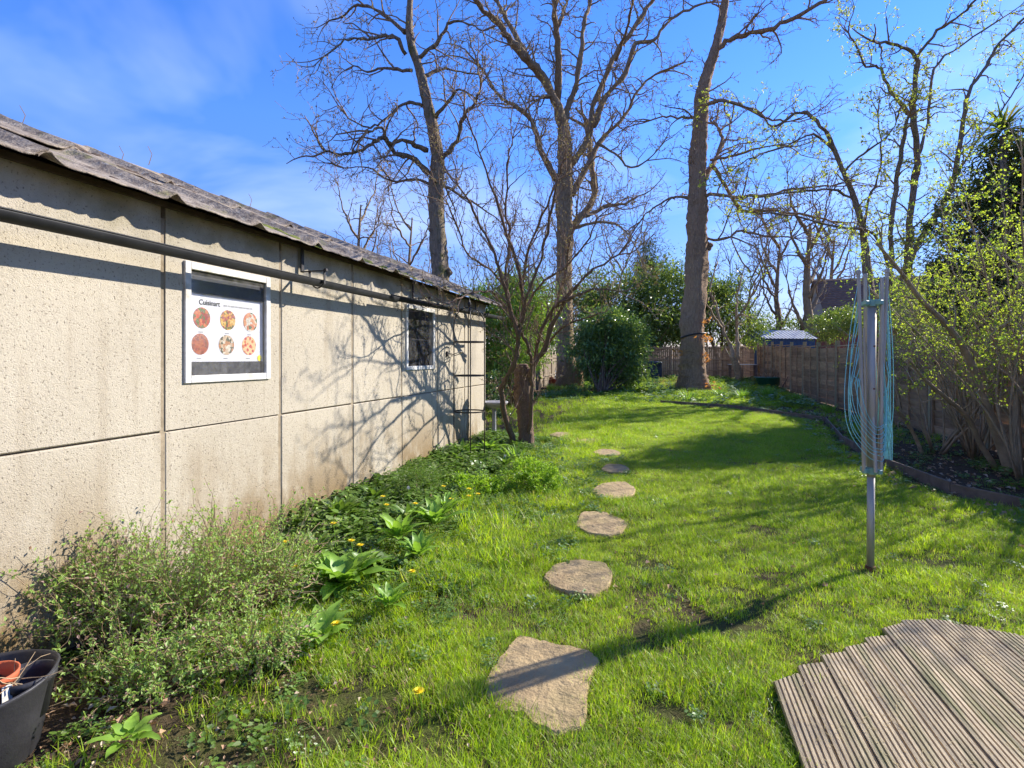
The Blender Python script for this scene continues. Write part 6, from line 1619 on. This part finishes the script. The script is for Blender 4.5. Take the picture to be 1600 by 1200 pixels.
    mb = MB(); mb.box(c + (0, 0, eh / 2), (L, Wd, eh), rot); mb.build("wall", MAT["brick_red"], t)
    q = lambda a, b_, z: c + ux * a + uy * b_ + np.array([0, 0, z])
    for s in (-1, 1):
        mb = MB(); rows = 22; V = []
        for j in range(rows):
            for (f, lift) in ((j / rows, .05), ((j + 1) / rows, .0)):
                for e in (-1, 1): V.append(q(e * (L / 2 + .3), s * (Wd / 2 + .35) * (1 - f), eh - .1 + (rh + .1) * f + lift))
        mb.add(V, [(4 * j, 4 * j + 1, 4 * j + 3, 4 * j + 2) for j in range(rows)] + [(4 * j + 2, 4 * j + 3, 4 * j + 5, 4 * j + 4) for j in range(rows - 1)]); mb.build("roof", MAT["roof_tile"], t)
    for e in (-1, 1): mb = MB(); mb.add([q(e * L / 2, -Wd / 2, eh), q(e * L / 2, Wd / 2, eh), q(e * L / 2, 0, eh + rh)], None, [(0, 1, 2)]); mb.build("gable", MAT["render"], t)
    mb = MB(); mb.box(q(2.6, .2, eh + rh + .35), (.9, .6, 1.3), rot); mb.build("chimney", MAT["brick_red"], t)
    for xx in (-3, 0, 3):
        mb = MB(); mb.box(q(xx, -Wd / 2 - .01, 1.7), (1.3, .06, 1.2), rot); f = mb.build("window", MAT["white_paint"], t); mb = MB(); mb.box(q(xx, -Wd / 2 - .045, 1.7), (1.14, .02, 1.04), rot); mb.build("pane", MAT["interior"], f)
back_things()

# ------------------------------------------------------------------ pots bottom left
def build_pots():
    c = P(20, 1130, 1.95); c[2] = 0; c = np.array([c[0] - .02, c[1], 0.0])
    t = thing("black_planter", c, "large black flexible plastic tub at the bottom left corner holding empty pots", "tub")
    R, H = .22, .37
    c = P(-52, 1210, 1.86) ; c[2] = 0
    t.location = c
    mb = MB(); k = 40; V = []; prof = [(.0, .005), (.17, .0), (.19, .02), (.215, .16), (.235, .27), (.243, .282), (.237, .288), (.228, .275), (.205, .16), (.18, .03), (0, .03)]
    for pr, ph in prof:
        for i in range(k):
            a = i * 2 * PI / k; w = 1 + .035 * math.sin(2 * a + .7) * (ph / .31) + .01 * math.sin(7 * a); V.append((c[0] + pr * w * math.cos(a), c[1] + pr * w * math.sin(a), c[2] + ph + .012 * math.sin(2 * a) * (ph / .31)))
    mb.add(V, [(j * k + i, j * k + (i + 1) % k, (j + 1) * k + (i + 1) % k, (j + 1) * k + i) for j in range(len(prof) - 1) for i in range(k)]); mb.build("tub", MAT["pot_black"], t, smooth=True)
    def pot(off, r, h, z, mat, nm, label, tilt=0):
        p = c + np.array([off[0], off[1], z]); o = thing(nm, p, label, "pot"); mb = MB()
        mb.lathe(p, [(0, .005), (r * .7, 0), (r * .93, h * .8), (r, h * .81), (r * 1.03, h), (r * .96, h), (r * .90, h * .8), (r * .66, .02), (0, .02)], 28); mb.build("pot", mat, o, smooth=True); return o
    pot(tuple((RT * .15 + FW * .06)[:2]), .085, .15, .14, MAT["pot_black"], "black_pot", "empty black plastic pot standing in the back of the black tub")
    pot(tuple((RT * .085 - FW * .02)[:2]), .085, .14, .19, MAT["terracotta"], "orange_pot", "empty orange pot standing in the front of the black tub")
    p = c + RT * .165 - FW * .03 + np.array([0, 0, .18]); o = thing("plant_label", p, "white plastic plant label stuck between the pots in the black tub", "plant label"); mb = MB(); mb.box(p + (0, 0, .05), (.004, .03, .14)); mb.build("strip", MAT["white_paint"], o)
    mb = MB(); r = np.random.default_rng(2); o = thing("dead_twigs", c + (.12, 0, .3), "dry twigs lying across the rim of the black tub", "twigs")
    for _ in range(9): mb.tube(path_from(c + np.array([.16, 0.04, .285]) + r.normal(0, .02, 3), (r.normal(), r.normal(), .5), .12, 4, .2, 0, r), [.002, .002, .0015, .0015, .001], 4)
    mb.build("twigs", MAT["twig_tan"], o)
build_pots()
print("objects", len(bpy.data.objects))
